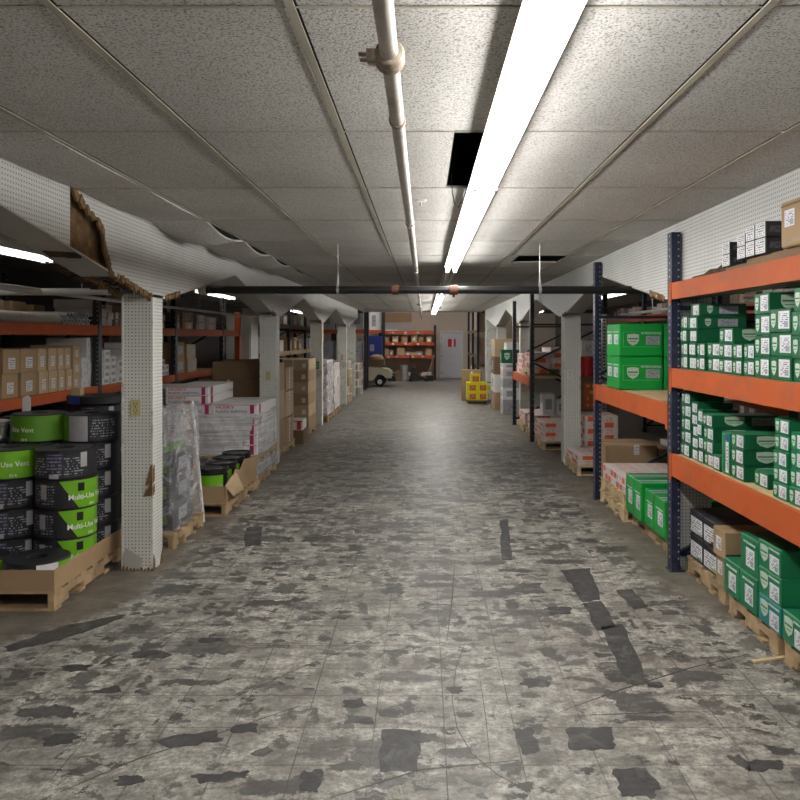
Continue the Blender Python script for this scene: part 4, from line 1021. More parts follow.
# shelves seen right of the nearest column
WR = [('label', '+x', .5, .5, .7, .4, P_RED)]
leftrow([(8.8, 8.95, 3, .1), (8.97, 9.1, 2, .1), (9.14, 9.3, 3, .085), (9.36, 9.5, 2, .09, M_CARD), (9.6, 9.74, 2, .09), (9.78, 9.92, 3, .09, M_CARDL), (10.0, 10.2, 2, .09), (10.3, 10.5, 2, .1), (10.6, 10.8, 3, .08), (10.9, 11.2, 2, .1, M_CARD), (11.5, 11.9, 2, .12, M_CARD), (12.0, 12.5, 2, .13, M_CARDL), (12.7, 13.2, 2, .12, M_GREY), (13.3, 13.9, 2, .11, M_GREY)], LZ1, 'on the upper shelf past the column', 'cartons on the upper shelf past the column', M_PINK, dec=[('label', '+x', .5, .5, .5, .8, P_RED)])
leftrow([(8.8, 9.0, 5, .085, M_WBOX), (9.03, 9.2, 5, .08, M_WBOX), (9.24, 9.4, 4, .08, M_WBOX), (9.45, 9.66, 3, .09, M_WBOX), (9.68, 9.84, 3, .11, M_WBOX), (9.88, 10.1, 5, .08, M_PINK), (10.12, 10.3, 6, .08, M_WBOX), (10.34, 10.5, 5, .09, M_WBOX), (10.55, 10.75, 4, .085, M_WBOX), (10.8, 10.95, 4, .08, M_WBOX), (10.98, 11.15, 3, .08, M_WBOX), (11.2, 11.34, 2, .08, M_WBOX), (11.55, 12.05, 2, .24, M_CARD), (12.2, 12.7, 2, .22, M_CARDL)], LZ0, 'on the middle shelf past the column', 'cartons on the middle shelf past the column', M_WBOX, dec=[('label', '+x', .5, .5, .7, .5, P_GRY)])
for k in range(5): carton(-4.5, -4.2, 9.3, 10.6, LZ0+.11*k, LZ0+.11*k+.108, M_LILAC, 'long lilac box with magenta end behind the white cartons, %s' % lay(k, 5), 'long lilac boxes', [('band', '+x', .86, .5, .14, .98, M_MAG)])
# lower storage in the rack
for i, y in enumerate((3.6, 4.9, 6.2, 7.4, 9.0, 10.2)):
    carton(-4.5, -3.75, y, y+1.0, 0, .72+.1*(i % 2), M_CARDD, 'dark floor carton under the long left rack, %s going away' % ORD[i], 'dark cartons under the left rack')
# second left rack beyond, with tall white cabinet
o = thing('tall_cabinet', 'tall pale grey cabinet behind the orange end post', 'cabinet', (-3.75, 16.2, 0))
part('body', MB().box(-.24, .26, -.3, .4, 0.05, 2.16), M_WHITEM, o); part('door', MB().box(-.22, .24, -.325, -.302, .1, 2.12), M_WHITEM, o); part('plinth', MB().box(-.2, .22, -.26, .36, 0, .05), M_BLACKP, o)
part('handle', MB().box(.17, .19, -.36, -.325, 1.0, 1.25), M_GALV, o)
l2 = thing('pallet_rack', 'dark rack in the far left bay with pale crates, seen between the columns', 'rack', (0, 0, 0), 0, 'left side racks')
for y in (16.9, 19.6, 22.3, 24.9): upright(l2, -3.4, y, 2.5, M_BLACKR, side=-1, xr=.95)
for a in (17.0, 19.7, 22.4):
    for z0, z1 in ((1.93, 2.03), (1.28, 1.38), (.7, .8)):
        part('beam', MB().box(-3.385, -3.34, a-.04, a+2.6, z0, z1), M_NAVY if z1 > 1.5 else M_WOOD, l2)
        part('shelf_deck', MB().box(-4.3, -3.386, a, a+2.58, z1-.03, z1-.01), M_PLY, l2)
for j, y in enumerate((17.1, 17.9, 18.7, 19.9, 20.7, 21.5, 22.6, 23.4)):
    for z, nm in ((2.02, 'top'), (1.37, 'middle'), (.79, 'bottom')):
        h = random.uniform(.22, .36)
        carton(-3.95, -3.42, y, y+.5, z, z+h, random.choice((M_WBOX, M_GREY, M_CARD, M_PINK)), 'carton on the dark far left rack, %s shelf, %s going away' % (nm, ORD[j]), 'cartons on the dark far left rack', LAB)
b = MB(); tag(link('brown_panel', b.box(-3.0, -2.35, 13.05, 13.1, 0, 1.35).mesh('panel', M_BLACKB)), 'dark panel standing left of the second column', 'panel')

# ------------------------------------------------------------------ vent rolls on the nearest left pallet
pallet(-3.52, -2.30, 4.90, 6.12, 'wooden pallet under the black and green vent rolls in its cardboard tray', group='left side pallets')
tr = thing('cardboard_tray', 'brown cardboard tray rim round the bottom of the vent rolls', 'tray', (-2.91, 5.51, .1255))
h = .13
part('tray_floor', MB().box(-.60, .60, -.605, .605, 0, .004), M_CARD, tr)
part('front_wall', MB().box(-.606, .606, -.612, -.606, 0, h), M_CARD, tr); part('rear_wall', MB().box(-.606, .606, .606, .612, 0, h), M_CARD, tr)
part('side_wall', MB().box(.606, .612, -.612, .612, 0, h), M_CARD, tr); part('side_wall', MB().box(-.612, -.606, -.612, .612, 0, h), M_CARD, tr)
def ring(r, ri, h, key='r'):
    k = ('ring', r, ri, round(h, 3))
    if k not in CACHE:
        b = MB(); b.lathe([(ri, .004), (ri+.004, 0), (r-.006, 0), (r, .006), (r, h-.006), (r-.006, h), (ri+.004, h), (ri, h-.004), (ri, .004)], 44)
        CACHE[k] = b.mesh('roll', M_ROLL)
    return CACHE[k]
def arc(r, a0, a1, z0, z1, m, slant=0, n=20, off=.0022):
    """curved patch hugging the roll between two angles (degrees); slant leans its left edge"""
    b = MB(); V = []; q = 8 if slant else 1
    for k in range(n+1):
        t = k/n
        for w in range(q+1):
            v = w/q; a = R(a0+(a1-a0)*t+slant*(1-v)*(1-t))
            V.append(((r+off)*math.cos(a), (r+off)*math.sin(a), z0+(z1-z0)*v))
    b.add(V, [(k*(q+1)+w, (k+1)*(q+1)+w, (k+1)*(q+1)+w+1, k*(q+1)+w+1) for k in range(n) for w in range(q)], True)
    return b.mesh('wrap', m, recalc=False)
def roll(x, y, z, h, style, label, grp='vent rolls on the near left pallet', r=.2, ri=.062):
    o = tag(link('vent_roll', ring(r, ri, h), None, (x, y, z)), label, 'roll', grp)
    face = math.degrees(math.atan2(-y, -x))      # the wrapper side that shows towards the aisle front
    if style == 'green':
        link('wrapper', arc(r, face-95, face+95, .008, h-.008, M_LIME), o)
        link('lettering', textmesh('Multi-Use Vent', h*.24, M_WHT, None, r+.001, R(face-8), .01), o, (0, 0, h*.52))
        link('lettering', textmesh('50 ft', h*.13, M_WHT, None, r+.001, R(face+4), .01), o, (0, 0, h*.14))
    elif style == 'rite':
        link('wrapper', arc(r, face-95, face+70, .008, h-.008, M_LIMED), o)
        link('lettering', textmesh('Rite Vent', h*.24, M_WHT, None, r+.001, R(face-38), .01), o, (0, 0, h*.45))
        link('lettering', textmesh('20 ft', h*.12, M_WHT, None, r+.001, R(face-32), .01), o, (0, 0, h*.1))
    elif style == 'grey':
        link('wrapper', arc(r, face-90, face-52, .008, h-.008, M_LIMED), o)
        link('wrapper', arc(r, face-52, face-10, .008, h-.008, M_GREY), o, )
        link('printed_panel', arc(r, face-8, face+85, .012, h-.012, P_BLK), o)
    elif style == 'wedge':
        link('printed_panel', arc(r, face-85, face-18, .012, h-.012, P_BLK), o)
        link('label', arc(r, face-52, face-38, h*.35, h*.85, M_GREY, off=.003), o)
        link('wrapper', arc(r, face-14, face+85, .006, h-.006, M_LIME, slant=36, off=.003), o)
        link('logo', arc(r, face+20, face+33, h*.60, h*.88, M_BLACKP, off=.0045), o)
        link('lettering', textmesh('Multi-Use Vent', h*.25, M_WHT, None, r+.0035, R(face+46), .02), o, (0, 0, h*.40))
        link('lettering', textmesh('20 ft', h*.12, M_WHT, None, r+.0035, R(face+50), .01), o, (0, 0, h*.12))
    elif style == 'black':
        link('printed_panel', arc(r, face-85, face+85, .012, h-.03, P_BLK), o)
        link('picture', arc(r, face-38, face-4, h*.32, h*.92, P_BLKV, off=.003), o)
        link('label', arc(r, face+28, face+42, h*.40, h*.9, M_GREY, off=.003), o)
        link('label', arc(r, face-30, face-12, .01, h*.2, M_GREY, off=.003), o)
    elif style == 'low':
        link('label', arc(r, face-2, face+36, .01, h-.01, M_WHT, off=.003), o)
        link('wrapper', arc(r, face+36, face+95, .01, h-.01, M_LIME), o)
        link('printed_panel', arc(r, face-60, face-3, .012, h-.012, P_BLK), o)
    return o
zb = .1300
XS = (-2.509, -2.905, -3.31); XN = ('right', 'middle', 'left')
for i, x in enumerate(XS): roll(x, 5.115, zb, .155, 'low', 'vent roll in the low front row of the near pallet, %s one' % XN[i])
for i, x in enumerate(XS):
    n = 4
    for k in range(n):
        st = 'wedge' if (i == 0 and k < 3) else 'black'
        if i == 1: st = 'green' if k == 3 else 'black'
        roll(x+random.uniform(-.008, .008), 5.528, zb+.202*k, .2, st, 'vent roll, middle row of the near pallet, %s stack, %s' % (XN[i], lay(k, n)))
for i, x in enumerate(XS):
    n = 5 if i < 2 else 4
    for k in range(n):
        st = 'black' if k < 4 else ('grey' if i == 0 else 'rite')
        roll(x+(.0 if k < 4 else .015), 5.935, zb+.202*k, .2, st, 'vent roll, back row of the near pallet, %s stack, %s' % (XN[i], lay(k, n)))
o = thing('white_tub', 'round white plastic tub, blue label, on the black rolls at the left edge', 'tub', (-3.33, 5.93, zb+.809))
part('body', MB().lathe([(0, 0), (.16, 0), (.182, .105), (.19, .11), (.19, .135), (.12, .137), (0, .137)], 36), M_WHITEM, o)
link('label', arc(.172, -85, -30, .03, .08, M_BLUE, off=.006), o)
tag(link('paper_slip', MB().prism([(-.035, 0), (.035, 0), (.035, .15), (.01, .17), (-.03, .15)], 0, .004, 'y').mesh('slip', M_WHT), None, (-3.17, 6.28, 1.075)), 'white slip standing up behind the white tub', 'slip')
carton(-3.36, -3.0, 6.25, 6.55, .0, 1.073, M_BLACKB, 'dark upright carton behind the white tub', 'hidden upright cartons')
pallet(-3.42, -2.32, 6.62, 7.4, 'wooden pallet hidden behind the near column and the vent rolls', group='left side pallets')
for k in range(5): roll(-2.85, 6.86, zb-.004+.202*k, .2, 'black', 'vent roll in the stack behind the green-topped pallet, %s' % lay(k, 5), 'vent rolls on the hidden pallet')
o = roll(-2.85, 6.86, zb+.202*5-.004, .07, 'none', 'flat black roll with a blue label topping the stack behind the green rolls', 'vent rolls on the hidden pallet', r=.24)
link('label', arc(.24, -132, -100, .004, .066, M_BLUE), o)
carton(-3.02, -2.94, 6.74, 6.82, zb+.202*5+.067, zb+.202*5+.135, M_CARDL, 'small tan block sitting on the flat black roll', 'small blocks', [], name='block')

# ------------------------------------------------------------------ bagged goods beside the column
pallet(-2.31, -2.0, 6.30, 7.15, 'narrow wooden pallet under the plastic-bagged goods right of the nearest column', group='left side pallets')
def bagbox(x0, x1, y0, y1, z0, z1, label, dec=()): return carton(x0, x1, y0, y1, z0, z1, M_BLACKB, label, 'bagged black boxes', dec, jit=.5)
GB = [('band', '-y', .62, .5, .4, .5, M_LIMED), ('label', '+x', .5, .5, .4, .5, P_GRY), ('band', '-y', .25, .5, .2, .4, P_GRY)]
for k in range(3): bagbox(-2.30, -2.05, 6.42, 6.98, .1265+.21*k, .1265+.21*k+.205, 'black box with a green mark inside the clear bag, %s' % lay(k, 3), GB)
carton(-2.29, -2.1, 6.5, 6.9, .757, .80, M_LIMED, 'green sheet bundle at the top of the clear bag', 'bagged black boxes')
def drape(name, cx, cy, hx, hy, z0, z1, mat_, label, grp, taper=.85, amp=.035, seed=1, n=64, top=True):
    rnd = random.Random(seed); b = MB(); V = []; rows = 18
    ph = [rnd.uniform(0, 6.28) for _ in range(8)]
    for j in range(rows+1):
        t = j/rows; k = 1+(taper-1)*t
        for i in range(n):
            a = 2*PI*i/n; c, s_ = math.cos(a), math.sin(a); f = 1/max(abs(c), abs(s_)); f = 1+(f-1)*.82
            w = amp*(math.sin(7*a+ph[0]+4*t)+.6*math.sin(13*a+ph[1]-6*t)+.5*math.sin(23*a+ph[2]+9*t))*.35+amp*rnd.uniform(-.22, .22)
            V.append((cx+(hx*k*f)*c+w*c, cy+(hy*k*f)*s_+w*s_, z0+(z1-z0)*t+amp*.4*math.sin(5*a+ph[3])*t))
    F = [(j*n+i, j*n+(i+1) % n, (j+1)*n+(i+1) % n, (j+1)*n+i) for j in range(rows) for i in range(n)]
    if top:
        V.append((cx, cy, z1+amp)); F += [(rows*n+i, rows*n+(i+1) % n, len(V)-1) for i in range(n)]
    b.add(V, F, False); o = link(name, b.mesh(name, mat_), None); return tag(o, label, 'plastic wrap', grp)
drape('plastic_bag', -2.16, 6.72, .155, .38, .135, 1.10, F_BAG, 'crumpled clear plastic bag over the black boxes right of the nearest column', 'plastic wraps', taper=.96, amp=.035, seed=3)
tag(link('foam_board', MB().box(-.03, .03, -.02, .02, 0, 1.12).mesh('board', M_CARD), None, (-2.075, 7.24, .0)), 'tall narrow board with white edge standing between the bagged and the boxed pallets', 'board')
fb = bpy.data.objects['foam_board']; link('white_edge', MB().box(.0305, .044, -.022, .022, 0, 1.12).mesh('edge', M_WHT), fb); fb.rotation_euler = (0, R(-5.5), 0); fb.location = (-2.06, 7.24, .004)

# ------------------------------------------------------------------ shrink-wrapped sheeting boxes
pallet(-2.95, -1.88, 7.50, 8.92, 'wooden pallet under the torn cardboard tray and the lime green pails', group='left side pallets')
t2 = thing('cardboard_tray', 'torn cardboard tray with a flap hanging into the aisle', 'tray', (0, 0, .1255))
part('front_wall', MB().box(-2.92, -1.90, 7.51, 7.516, 0, .16), M_CARD, t2)
b = MB(); b.prism([(7.51, 0), (8.9, 0), (8.9, .24), (8.3, .30), (8.1, .22), (7.9, .26), (7.7, .14), (7.51, .16)], -1.895, -1.889, 'x'); part('side_wall', b, M_CARD, t2)
b = MB(); V = [(-1.90, 7.52, .16), (-1.90, 7.95, .24), (-1.84, 7.6, .05), (-1.80, 7.9, .06), (-1.835, 7.72, .13)]; b.add(V, [(0, 2, 4), (0, 4, 1), (4, 3, 1), (2, 3, 4)]); part('torn_flap', b, M_CARDL, t2)
part('tray_floor', MB().box(-2.92, -1.90, 7.516, 8.9, 0, .004), M_CARD, t2)
def pail(x, y, z, label):
    o = thing('plastic_pail', label, 'pail', (x, y, z), 0, 'pails in the torn tray')
    part('body', MB().lathe([(0, 0), (.138, 0), (.155, .27), (.16, .275), (.16, .31), (.15, .314), (.14, .30), (0, .30)], 32), M_BLACKP, o)
    link('wrapper', arc(.147, -140, -35, .02, .25, M_LIME, slant=18, off=.011), o); link('label', arc(.147, -60, -40, .08, .16, M_GREY, off=.015), o)
    part('handle', MB().tube([(-.158, 0, .26), (-.12, -.1, .315), (0, -.165, .31), (.12, -.1, .315), (.158, 0, .26)], .003, 6), M_GALV, o)
    return o
for i in range(3):
    for j in range(4):
        if i == 0 or j == 0: pail(-2.07-.33*i, 7.70+.34*j, .130, 'black pail, lime wrapper, torn tray, %s from the aisle, %s from the camera' % (ORD[i], ORD[j]))
HT = [('text', '-y', .28, .70, .42, .36, ('HUSKY', M_RED)), ('text', '-y', .42, .28, .70, .34, ('PLASTIC SHEETING', M_BLUE)), ('band', '-y', .88, .5, .09, .92, M_MAG), ('band', '-y', .5, .95, .98, .05, M_RED), ('band', '+x', .12, .5, .08, .92, M_MAG), ('tape', 'top', .5, .5, .98, .1, M_WHT)]
pallet(-2.95, -1.90, 8.95, 10.2, 'wooden pallet on the floor under the shrink-wrapped sheeting boxes', group='left side pallets')
for i in range(2):
    carton(-2.93+.515*i, -2.93+.515*i+.51, 9.0, 10.15, .1265, .235, M_GREY, 'grey wrapped slab under the upper pallet of the sheeting load, %s one' % ('left', 'right')[i], 'grey slabs', jit=.2)
pallet(-2.95, -1.90, 8.95, 10.2, 'upper wooden pallet between the grey slabs and the white sheeting boxes', group='left side pallets', z=.2355)
for k in range(5):
    for i in range(2):
        carton(-2.93+.515*i, -2.93+.515*i+.51, 9.0, 10.15, .3615+.116*k, .3615+.116*k+.114, M_WBOX, 'white sheeting box, red and blue print, wrapped load, %s column, %s' % (('left', 'right')[i], lay(k, 5)), 'wrapped sheeting boxes', HT, jit=.2, name='sheeting_box')
for k in range(2): carton(-2.95, -2.46, 9.0, 10.15, .943+.10*k, .943+.10*k+.098, M_WBOX, 'white sheeting box lying over the wrapped load at its left, %s' % ('lower', 'upper')[k], 'wrapped sheeting boxes', HT, jit=.2, name='sheeting_box')
drape('stretch_wrap', -2.413, 9.575, .535, .60, .36, .83, F_FILM, 'glossy stretch film round the white sheeting boxes', 'plastic wraps', taper=1.0, amp=.014, seed=5, top=False, n=120)
drape('stretch_wrap', -2.413, 9.575, .545, .635, .10, .33, F_BAG, 'loose film round the grey slabs under the sheeting boxes', 'plastic wraps', taper=1.0, amp=.03, seed=8, top=False, n=96)
# load behind the bagged pallet
pallet(-3.48, -3.02, 8.95, 10.0, 'wooden pallet behind the sheeting boxes, deeper in the left bay', group='left side pallets')
for k in range(8): carton(-3.46, -3.03, 9.0, 9.95, .1265+.125*k, .1265+.125*k+.123, M_WBOX, 'white sheeting box deeper in the left bay, behind the clear bag, %s' % lay(k, 8), 'deeper load of sheeting boxes', HT[:5], jit=.2, name='sheeting_box')

# ------------------------------------------------------------------ cartons behind the second column
pallet(-3.3, -2.03, 10.95, 12.4, 'wooden pallet under the tall brown cartons by the second column', group='left side pallets')
CD = [('tape', '-y', .5, .5, .1, .98), ('tape', 'top', .5, .5, .98, .06)]
for k in range(3): carton(-3.28, -2.36, 11.0, 11.7, .127+.244*k, .127+.244*k+.242, M_CARD if k < 2 else M_CARDL, 'wide tan carton left of the second column, %s of the lower three' % ('lowest', 'middle', 'highest')[k], 'tall brown cartons', CD)
carton(-3.16, -2.30, 11.0, 11.6, .860, 1.125, M_CARDD, 'wide dark brown carton left of the second column, under the open one', 'tall brown cartons', [('tape', '-y', .5, .85, .04, .25)], bev=.008)
o = thing('open_carton', 'open dark brown carton on top of the pile left of the second column', 'box', (-2.62, 11.3, 1.1265), 0, 'tall brown cartons')
part('body', MB().box(-.33, .33, -.3, -.294, 0, .24).box(-.33, .33, .294, .3, 0, .24).box(-.33, -.324, -.294, .294, 0, .24).box(.324, .33, -.294, .294, 0, .24).box(-.324, .324, -.294, .294, 0, .006), M_CARDD, o)
part('flap', MB().box(-.33, .33, .3, .306, .12, .262), M_CARDD, o)
for k, (h, m) in enumerate(((.42, M_CARD), (.42, M_CARDL), (.38, M_CARD))):
    carton(-2.28, -2.04, 11.02, 11.55, .127+(.42*k), .127+.42*k+h-.003, m, 'narrow upright tan carton just behind the second column, %s' % lay(k, 3), 'narrow upright cartons', [('tape', '-y', .5, .9, .3, .12), ('slot', '-y', .5, .2, .3, .08)])
    carton(-2.33, -2.04, 11.6, 12.3, .127+.40*k, .127+.40*k+h-.05, m, 'upright tan carton farther along the aisle pile, %s' % lay(k, 3), 'narrow upright cartons', [('tape', '+x', .5, .5, .1, .96)])
pallet(-3.05, -1.99, 13.2, 14.5, 'wooden pallet under the broad tan carton wall between second and third columns', group='left side pallets')
zz = .127
for k, h in enumerate((.22, .2, .2, .2, .2, .19)):
    for i in range(2):
        carton(-3.03+.53*i, -3.03+.53*i+.525, 13.45, 14.4, zz, zz+h-.002, M_CARDL if k % 2 else M_CARD, 'tan carton, broad wall before the third column, %s column, %s' % (('left', 'right')[i], lay(k, 6)), 'broad tan carton wall', [('tape', '-y', .5, .5, .06, .9), ('label', '-y', .85, .45, .12, .4, M_WHT)], jit=.5)
    zz += h
carton(-2.33, -1.93, 12.62, 13.1, .0, .22, M_CARDD, 'brown floor carton carrying the white and red box by the third column', 'floor cartons by the third column')
carton(-2.33, -1.95, 12.64, 13.08, .222, .38, M_WBOX, 'white box with a red end on the brown floor carton by the third column', 'floor cartons by the third column', [('band', '-y', .85, .5, .18, .92, M_RED), ('label', '-y', .3, .5, .4, .7, P_GRY), ('band', '-y', .55, .9, .9, .1, M_RED)])
# wrapped red and white piles farther on
def pile(y0, y1, x1, x0, z1, n, where, grp, m=(M_WBOX, M_PINK), p=P_RED, nx=2, ny=2, z0=.127):
    h = (z1-z0)/n; wx = (x1-x0)/nx; wy = (y1-y0)/ny
    for k in range(n):
        for j in range(ny):
            for i in range(nx):
                d = random.uniform(0, .03)
                carton(x0+wx*i+.003, x0+wx*(i+1)-.003-(d if i == nx-1 else 0), y0+wy*j+.003, y0+wy*(j+1)-.003, z0+h*k+.0005, z0+h*(k+1)-.002, m[(i+j+k) % len(m)],
                       '%s carton %s, %s, %s row, %s' % ('pale red-printed' if p is P_RED else 'printed', where, ('left', 'right')[i], ('front', 'back')[j], lay(k, n)), grp,
                       [('band', '+x', .5, .5, .6, .7, p)]+([('band', '-y', .6, .5, .6, .7, p)] if j == 0 else []), jit=1.0, name='printed_carton')
pallet(-2.95, -1.93, 15.9, 17.1, 'wooden pallet under the wrapped red and white cartons past the third column', group='left side pallets')
pile(15.95, 17.05, -1.95, -2.85, 1.25, 8, 'wrapped past the third column', 'wrapped red and white cartons')
drape('stretch_wrap', -2.40, 16.5, .475, .58, .13, 1.2, F_BAG, 'loose film over the red and white pile past the third column', 'plastic wraps', taper=1.0, amp=.03, seed=11, top=False)
pallet(-2.95, -1.93, 17.3, 18.5, 'wooden pallet under the second red and white pile past the third column', group='left side pallets')
pile(17.35, 18.45, -1.95, -2.85, 1.15, 6, 'in the unwrapped pile past the third column', 'second red and white pile')
pile(20.5, 21.6, -1.95, -2.75, 1.1, 5, 'piled past the fourth column', 'tan pile past the fourth column', (M_CARD, M_CARDL, M_WBOX), P_KFT, z0=.002)
pile(23.3, 24.6, -1.9, -2.8, .95, 4, 'piled at the end of the left fascia', 'tan pile at the end of the left fascia', (M_WBOX, M_GREY), P_KFT, z0=.002)
# ------------------------------------------------------------------ rear room
sh = thing('storage_shelving', 'orange shelving unit against the rear wall with small cartons', 'shelving', (-.65, 32.3, 0))
for x in (-1.14, 1.10):
    for y in (-.35, .45): part('post', MB().box(x-.04, x+.04, y-.04, y+.04, 0, 2.22), M_BLACKR, sh)
for z0, z1 in ((1.86, 1.99), (1.40, 1.53), (.88, 1.00), (.10, .18)):
    part('beam', MB().box(-1.10, 1.06, -.40, -.355, z0, z1), M_ORANGED, sh); part('beam', MB().box(-1.10, 1.06, .42, .46, z0, z1), M_ORANGED, sh)
    p = part('shelf_deck', MB().box(-1.10, 1.06, -.353, .42, z1-.03, z1-.005), M_ORANGED, sh)
    if z0 > .5:
        for x in (-.6, -.1, .4) if z0 > 1 else (-.8, -.45, .2, .6): link('price_tag', MB().box(x-.05, x+.05, -.4035, -.4005, z0+.03, z0+.09).mesh('tag', M_WHT), p)
for r_, (z, nm, its) in enumerate(((1.5255, 'upper', ((-.9, .26, .22), (-.52, .24, .24), (-.15, .24, .25), (.25, .22, .3), (.52, .2, .2), (.85, .22, .23))), (.9955, 'middle', ((-.92, .26, .28), (-.68, .14, .2), (-.3, .32, .32), (-.02, .16, .14), (.2, .3, .12), (.46, .26, .16), (.84, .26, .26))), (.1755, 'bottom', ((-.85, .4, .12), (-.35, .4, .12), (.2, .4, .12), (.75, .4, .12))))):
    for i, (x, w, h) in enumerate(its):
        carton(-.65+x-w/2, -.65+x+w/2, 32.02, 32.4, z, z+h, (M_CARD, M_CARDL, M_ORPR, M_GREY)[(i*2+r_) % 4 if r_ == 1 else (i % 2)] if r_ < 2 else M_WBOX, 'small carton on the %s shelf of the rear orange shelving, %s from the left' % (nm, ORD[i]), 'cartons on the rear shelving', [('label', '-y', .5, .4, .5, .4, M_WHT)] if i % 2 else [])
carton(-1.75, -1.1, 32.1, 32.6, 1.9855, 2.05, M_WBOX, 'white sheets lying on top of the rear orange shelving', 'sheets on the shelving', [])
bl = thing('blue_cabinet', 'tall blue cabinet in the rear left corner behind the cream cart', 'cabinet', (-1.95, 30.2, 0))
part('body', MB().box(-.34, .34, -.3, .3, .1, 1.78), M_BLUEC, bl); part('door', MB().box(-.33, -.005, -.32, -.302, .14, 1.75), M_BLUEC, bl); part('door', MB().box(.005, .33, -.32, -.302, .14, 1.75), M_BLUEC, bl)
part('leg', MB().box(-.32, -.27, -.28, -.23, 0, .1), M_BLACKP, bl); part('leg', MB().box(.27, .32, -.28, -.23, 0, .1), M_BLACKP, bl); part('leg', MB().box(-.32, -.27, .23, .28, 0, .1), M_BLACKP, bl); part('leg', MB().box(.27, .32, .23, .28, 0, .1), M_BLACKP, bl)
part('white_emblem', MB().box(-.1, .06, -.325, -.321, 1.2, 1.45), P_GRY, bl, label='faded white mark')
# cream utility cart
ca = thing('utility_cart', 'small cream utility cart with a brown cargo box parked at the rear left', 'cart', (-1.75, 28.0, 0))
prof = [(-.75, .22), (-.75, .62), (-.55, .70), (-.10, .70), (.30, .64), (.52, .60), (.60, .50), (.62, .30), (.42, .30)]
prof += [(.42-.21+.21*math.cos(a), .20+.23*math.sin(a)) for a in [R(25+13*k) for k in range(11)]]+[(-.02, .22)]
part('body', MB().prism(prof, -.5, .5, 'y'), M_CREAM, ca)
part('cargo_box', MB().box(-.30, .34, -.44, .44, .705, .93).box(-.30, .34, -.46, -.44, .86, .95), M_CARDD, ca)
part('load', MB().lathe([(0, .93), (.26, .93), (.24, 1.04), (.14, 1.1), (0, 1.12)], 18, c=(.06, .1, 0)), M_CARD, ca)
part('windscreen', MB().prism([(-.52, .70), (-.50, .70), (-.38, 1.02), (-.40, 1.02)], -.42, .42, 'y'), M_GALV, ca)
part('seat_back', MB().prism([(-.42, .70), (-.30, .70), (-.32, 1.0), (-.38, 1.0)], -.4, .4, 'y'), M_BLACKP, ca)
part('bumper', MB().box(.56, .74, -.4, .4, .26, .36), M_BLACKP, ca)
for x in (.21, -.62):
    for y in (-.5, .5):
        wv = part('wheel', MB().lathe([(.085, -.06), (.16, -.06), (.175, -.04), (.175, .04), (.16, .06), (.085, .06)], 24, c=(x, y, .175), axis='y'), M_TYRE, ca)
        link('hub', MB().lathe([(0, -.055), (.085, -.062), (.088, 0), (.085, .062), (0, .055)], 20, c=(x, y, .175), axis='y').mesh('hub', M_WHITEM), wv)
# clutter under the shelving
for k in range(4):
    o = thing('paint_can', 'pale can in the stack before the rear shelving, %s' % lay(k, 4), 'can', (-.78, 31.2, .002+.16*k), 0, 'stack of cans'); part('body', MB().lathe([(0, 0), (.15, 0), (.15, .14), (0, .14)], 20), M_GREY, o); part('lid', MB().lathe([(0, .14), (.158, .14), (.158, .156), (0, .156)], 20), M_GALV, o)
o = thing('floor_jack', 'black wheeled floor jack before the rear shelving', 'jack', (-.25, 31.0, 0))
part('frame', MB().prism([(-.35, .05), (.4, .05), (.4, .12), (.1, .2), (-.1, .55), (-.2, .55), (-.3, .2), (-.35, .12)], -.2, .2, 'y'), M_BLACKP, o)
part('handle', MB().tube([(-.15, 0, .5), (-.32, 0, 1.05)], .02, 8), M_BLACKP, o)
for x in (-.28, .32): part('wheel', MB().lathe([(0, -.24), (.06, -.24), (.06, .24), (0, .24)], 16, c=(x, 0, .06), axis='y'), M_TYRE, o)
for i, (x, w, h, m) in enumerate(((-1.25, .3, .3, M_BLACKB), (-1.0, .2, .42, M_CARDD), (.22, .3, .22, M_BLACKB), (-.5, .3, .14, M_WBOX), (.05, .2, .14, M_WBOX))):
    carton(x-w/2, x+w/2, 30.9+.1*i, 31.2+.1*i, 0, h, m, ('black box on the floor right of the cream cart', 'brown box on the floor right of the cream cart', 'black box on the floor left of the white rear door', 'low white box on the floor beside the stack of cans', 'low white box on the floor left of the rear door')[i], 'boxes before the rear shelving')
tag(link('plank', MB().bar((.05, 31.7, 0.02), (.42, 31.75, 1.0), .08, .02).mesh('plank', M_WOOD)), 'wooden plank leaning on the rear shelving at its right end', 'plank')
# rear left rack and rear right rack
rl = thing('pallet_rack', 'tall rack at the rear left with white cartons up high', 'rack', (0, 0, 0), 0, 'rear room racks')
for x in (-4.4, -1.93):
    for y in (25.9, 26.9): part('upright', MB().box(x-.04, x+.04, y-.04, y+.04, 0, 3.4), M_BLACKR, rl)
for z0, z1 in ((1.85, 1.98), (.80, .93)):
    part('beam', MB().box(-4.36, -1.97, 25.86, 25.9, z0, z1), M_ORANGED, rl); part('beam', MB().box(-4.36, -1.97, 26.9, 26.94, z0, z1), M_ORANGED, rl)
    part('shelf_deck', MB().box(-4.36, -1.97, 25.902, 26.9, z1-.03, z1-.01), M_PLY, rl)
for i in range(4): carton(-2.42-.5*i, -2.0-.5*i, 26.0, 26.5, 1.972, 2.7+.1*(i % 2), M_WBOX, 'tall white carton on the upper shelf of the rear left rack, %s from the aisle' % ORD[i], 'white cartons on the rear left rack', [('label', '-y', .5, .5, .5, .5, P_GRY)])
for i in range(4): carton(-2.42-.5*i, -2.0-.5*i, 26.0, 26.5, .922, 1.6, M_GREY, 'grey carton on the lower shelf of the rear left rack, %s from the aisle' % ORD[i], 'grey cartons on the rear left rack', [('label', '-y', .5, .5, .5, .5, P_GRY)])
r9 = thing('pallet_rack', 'second tall rack in the rear left corner above the blue cabinet', 'rack', (0, 0, 0), 0, 'rear room racks')
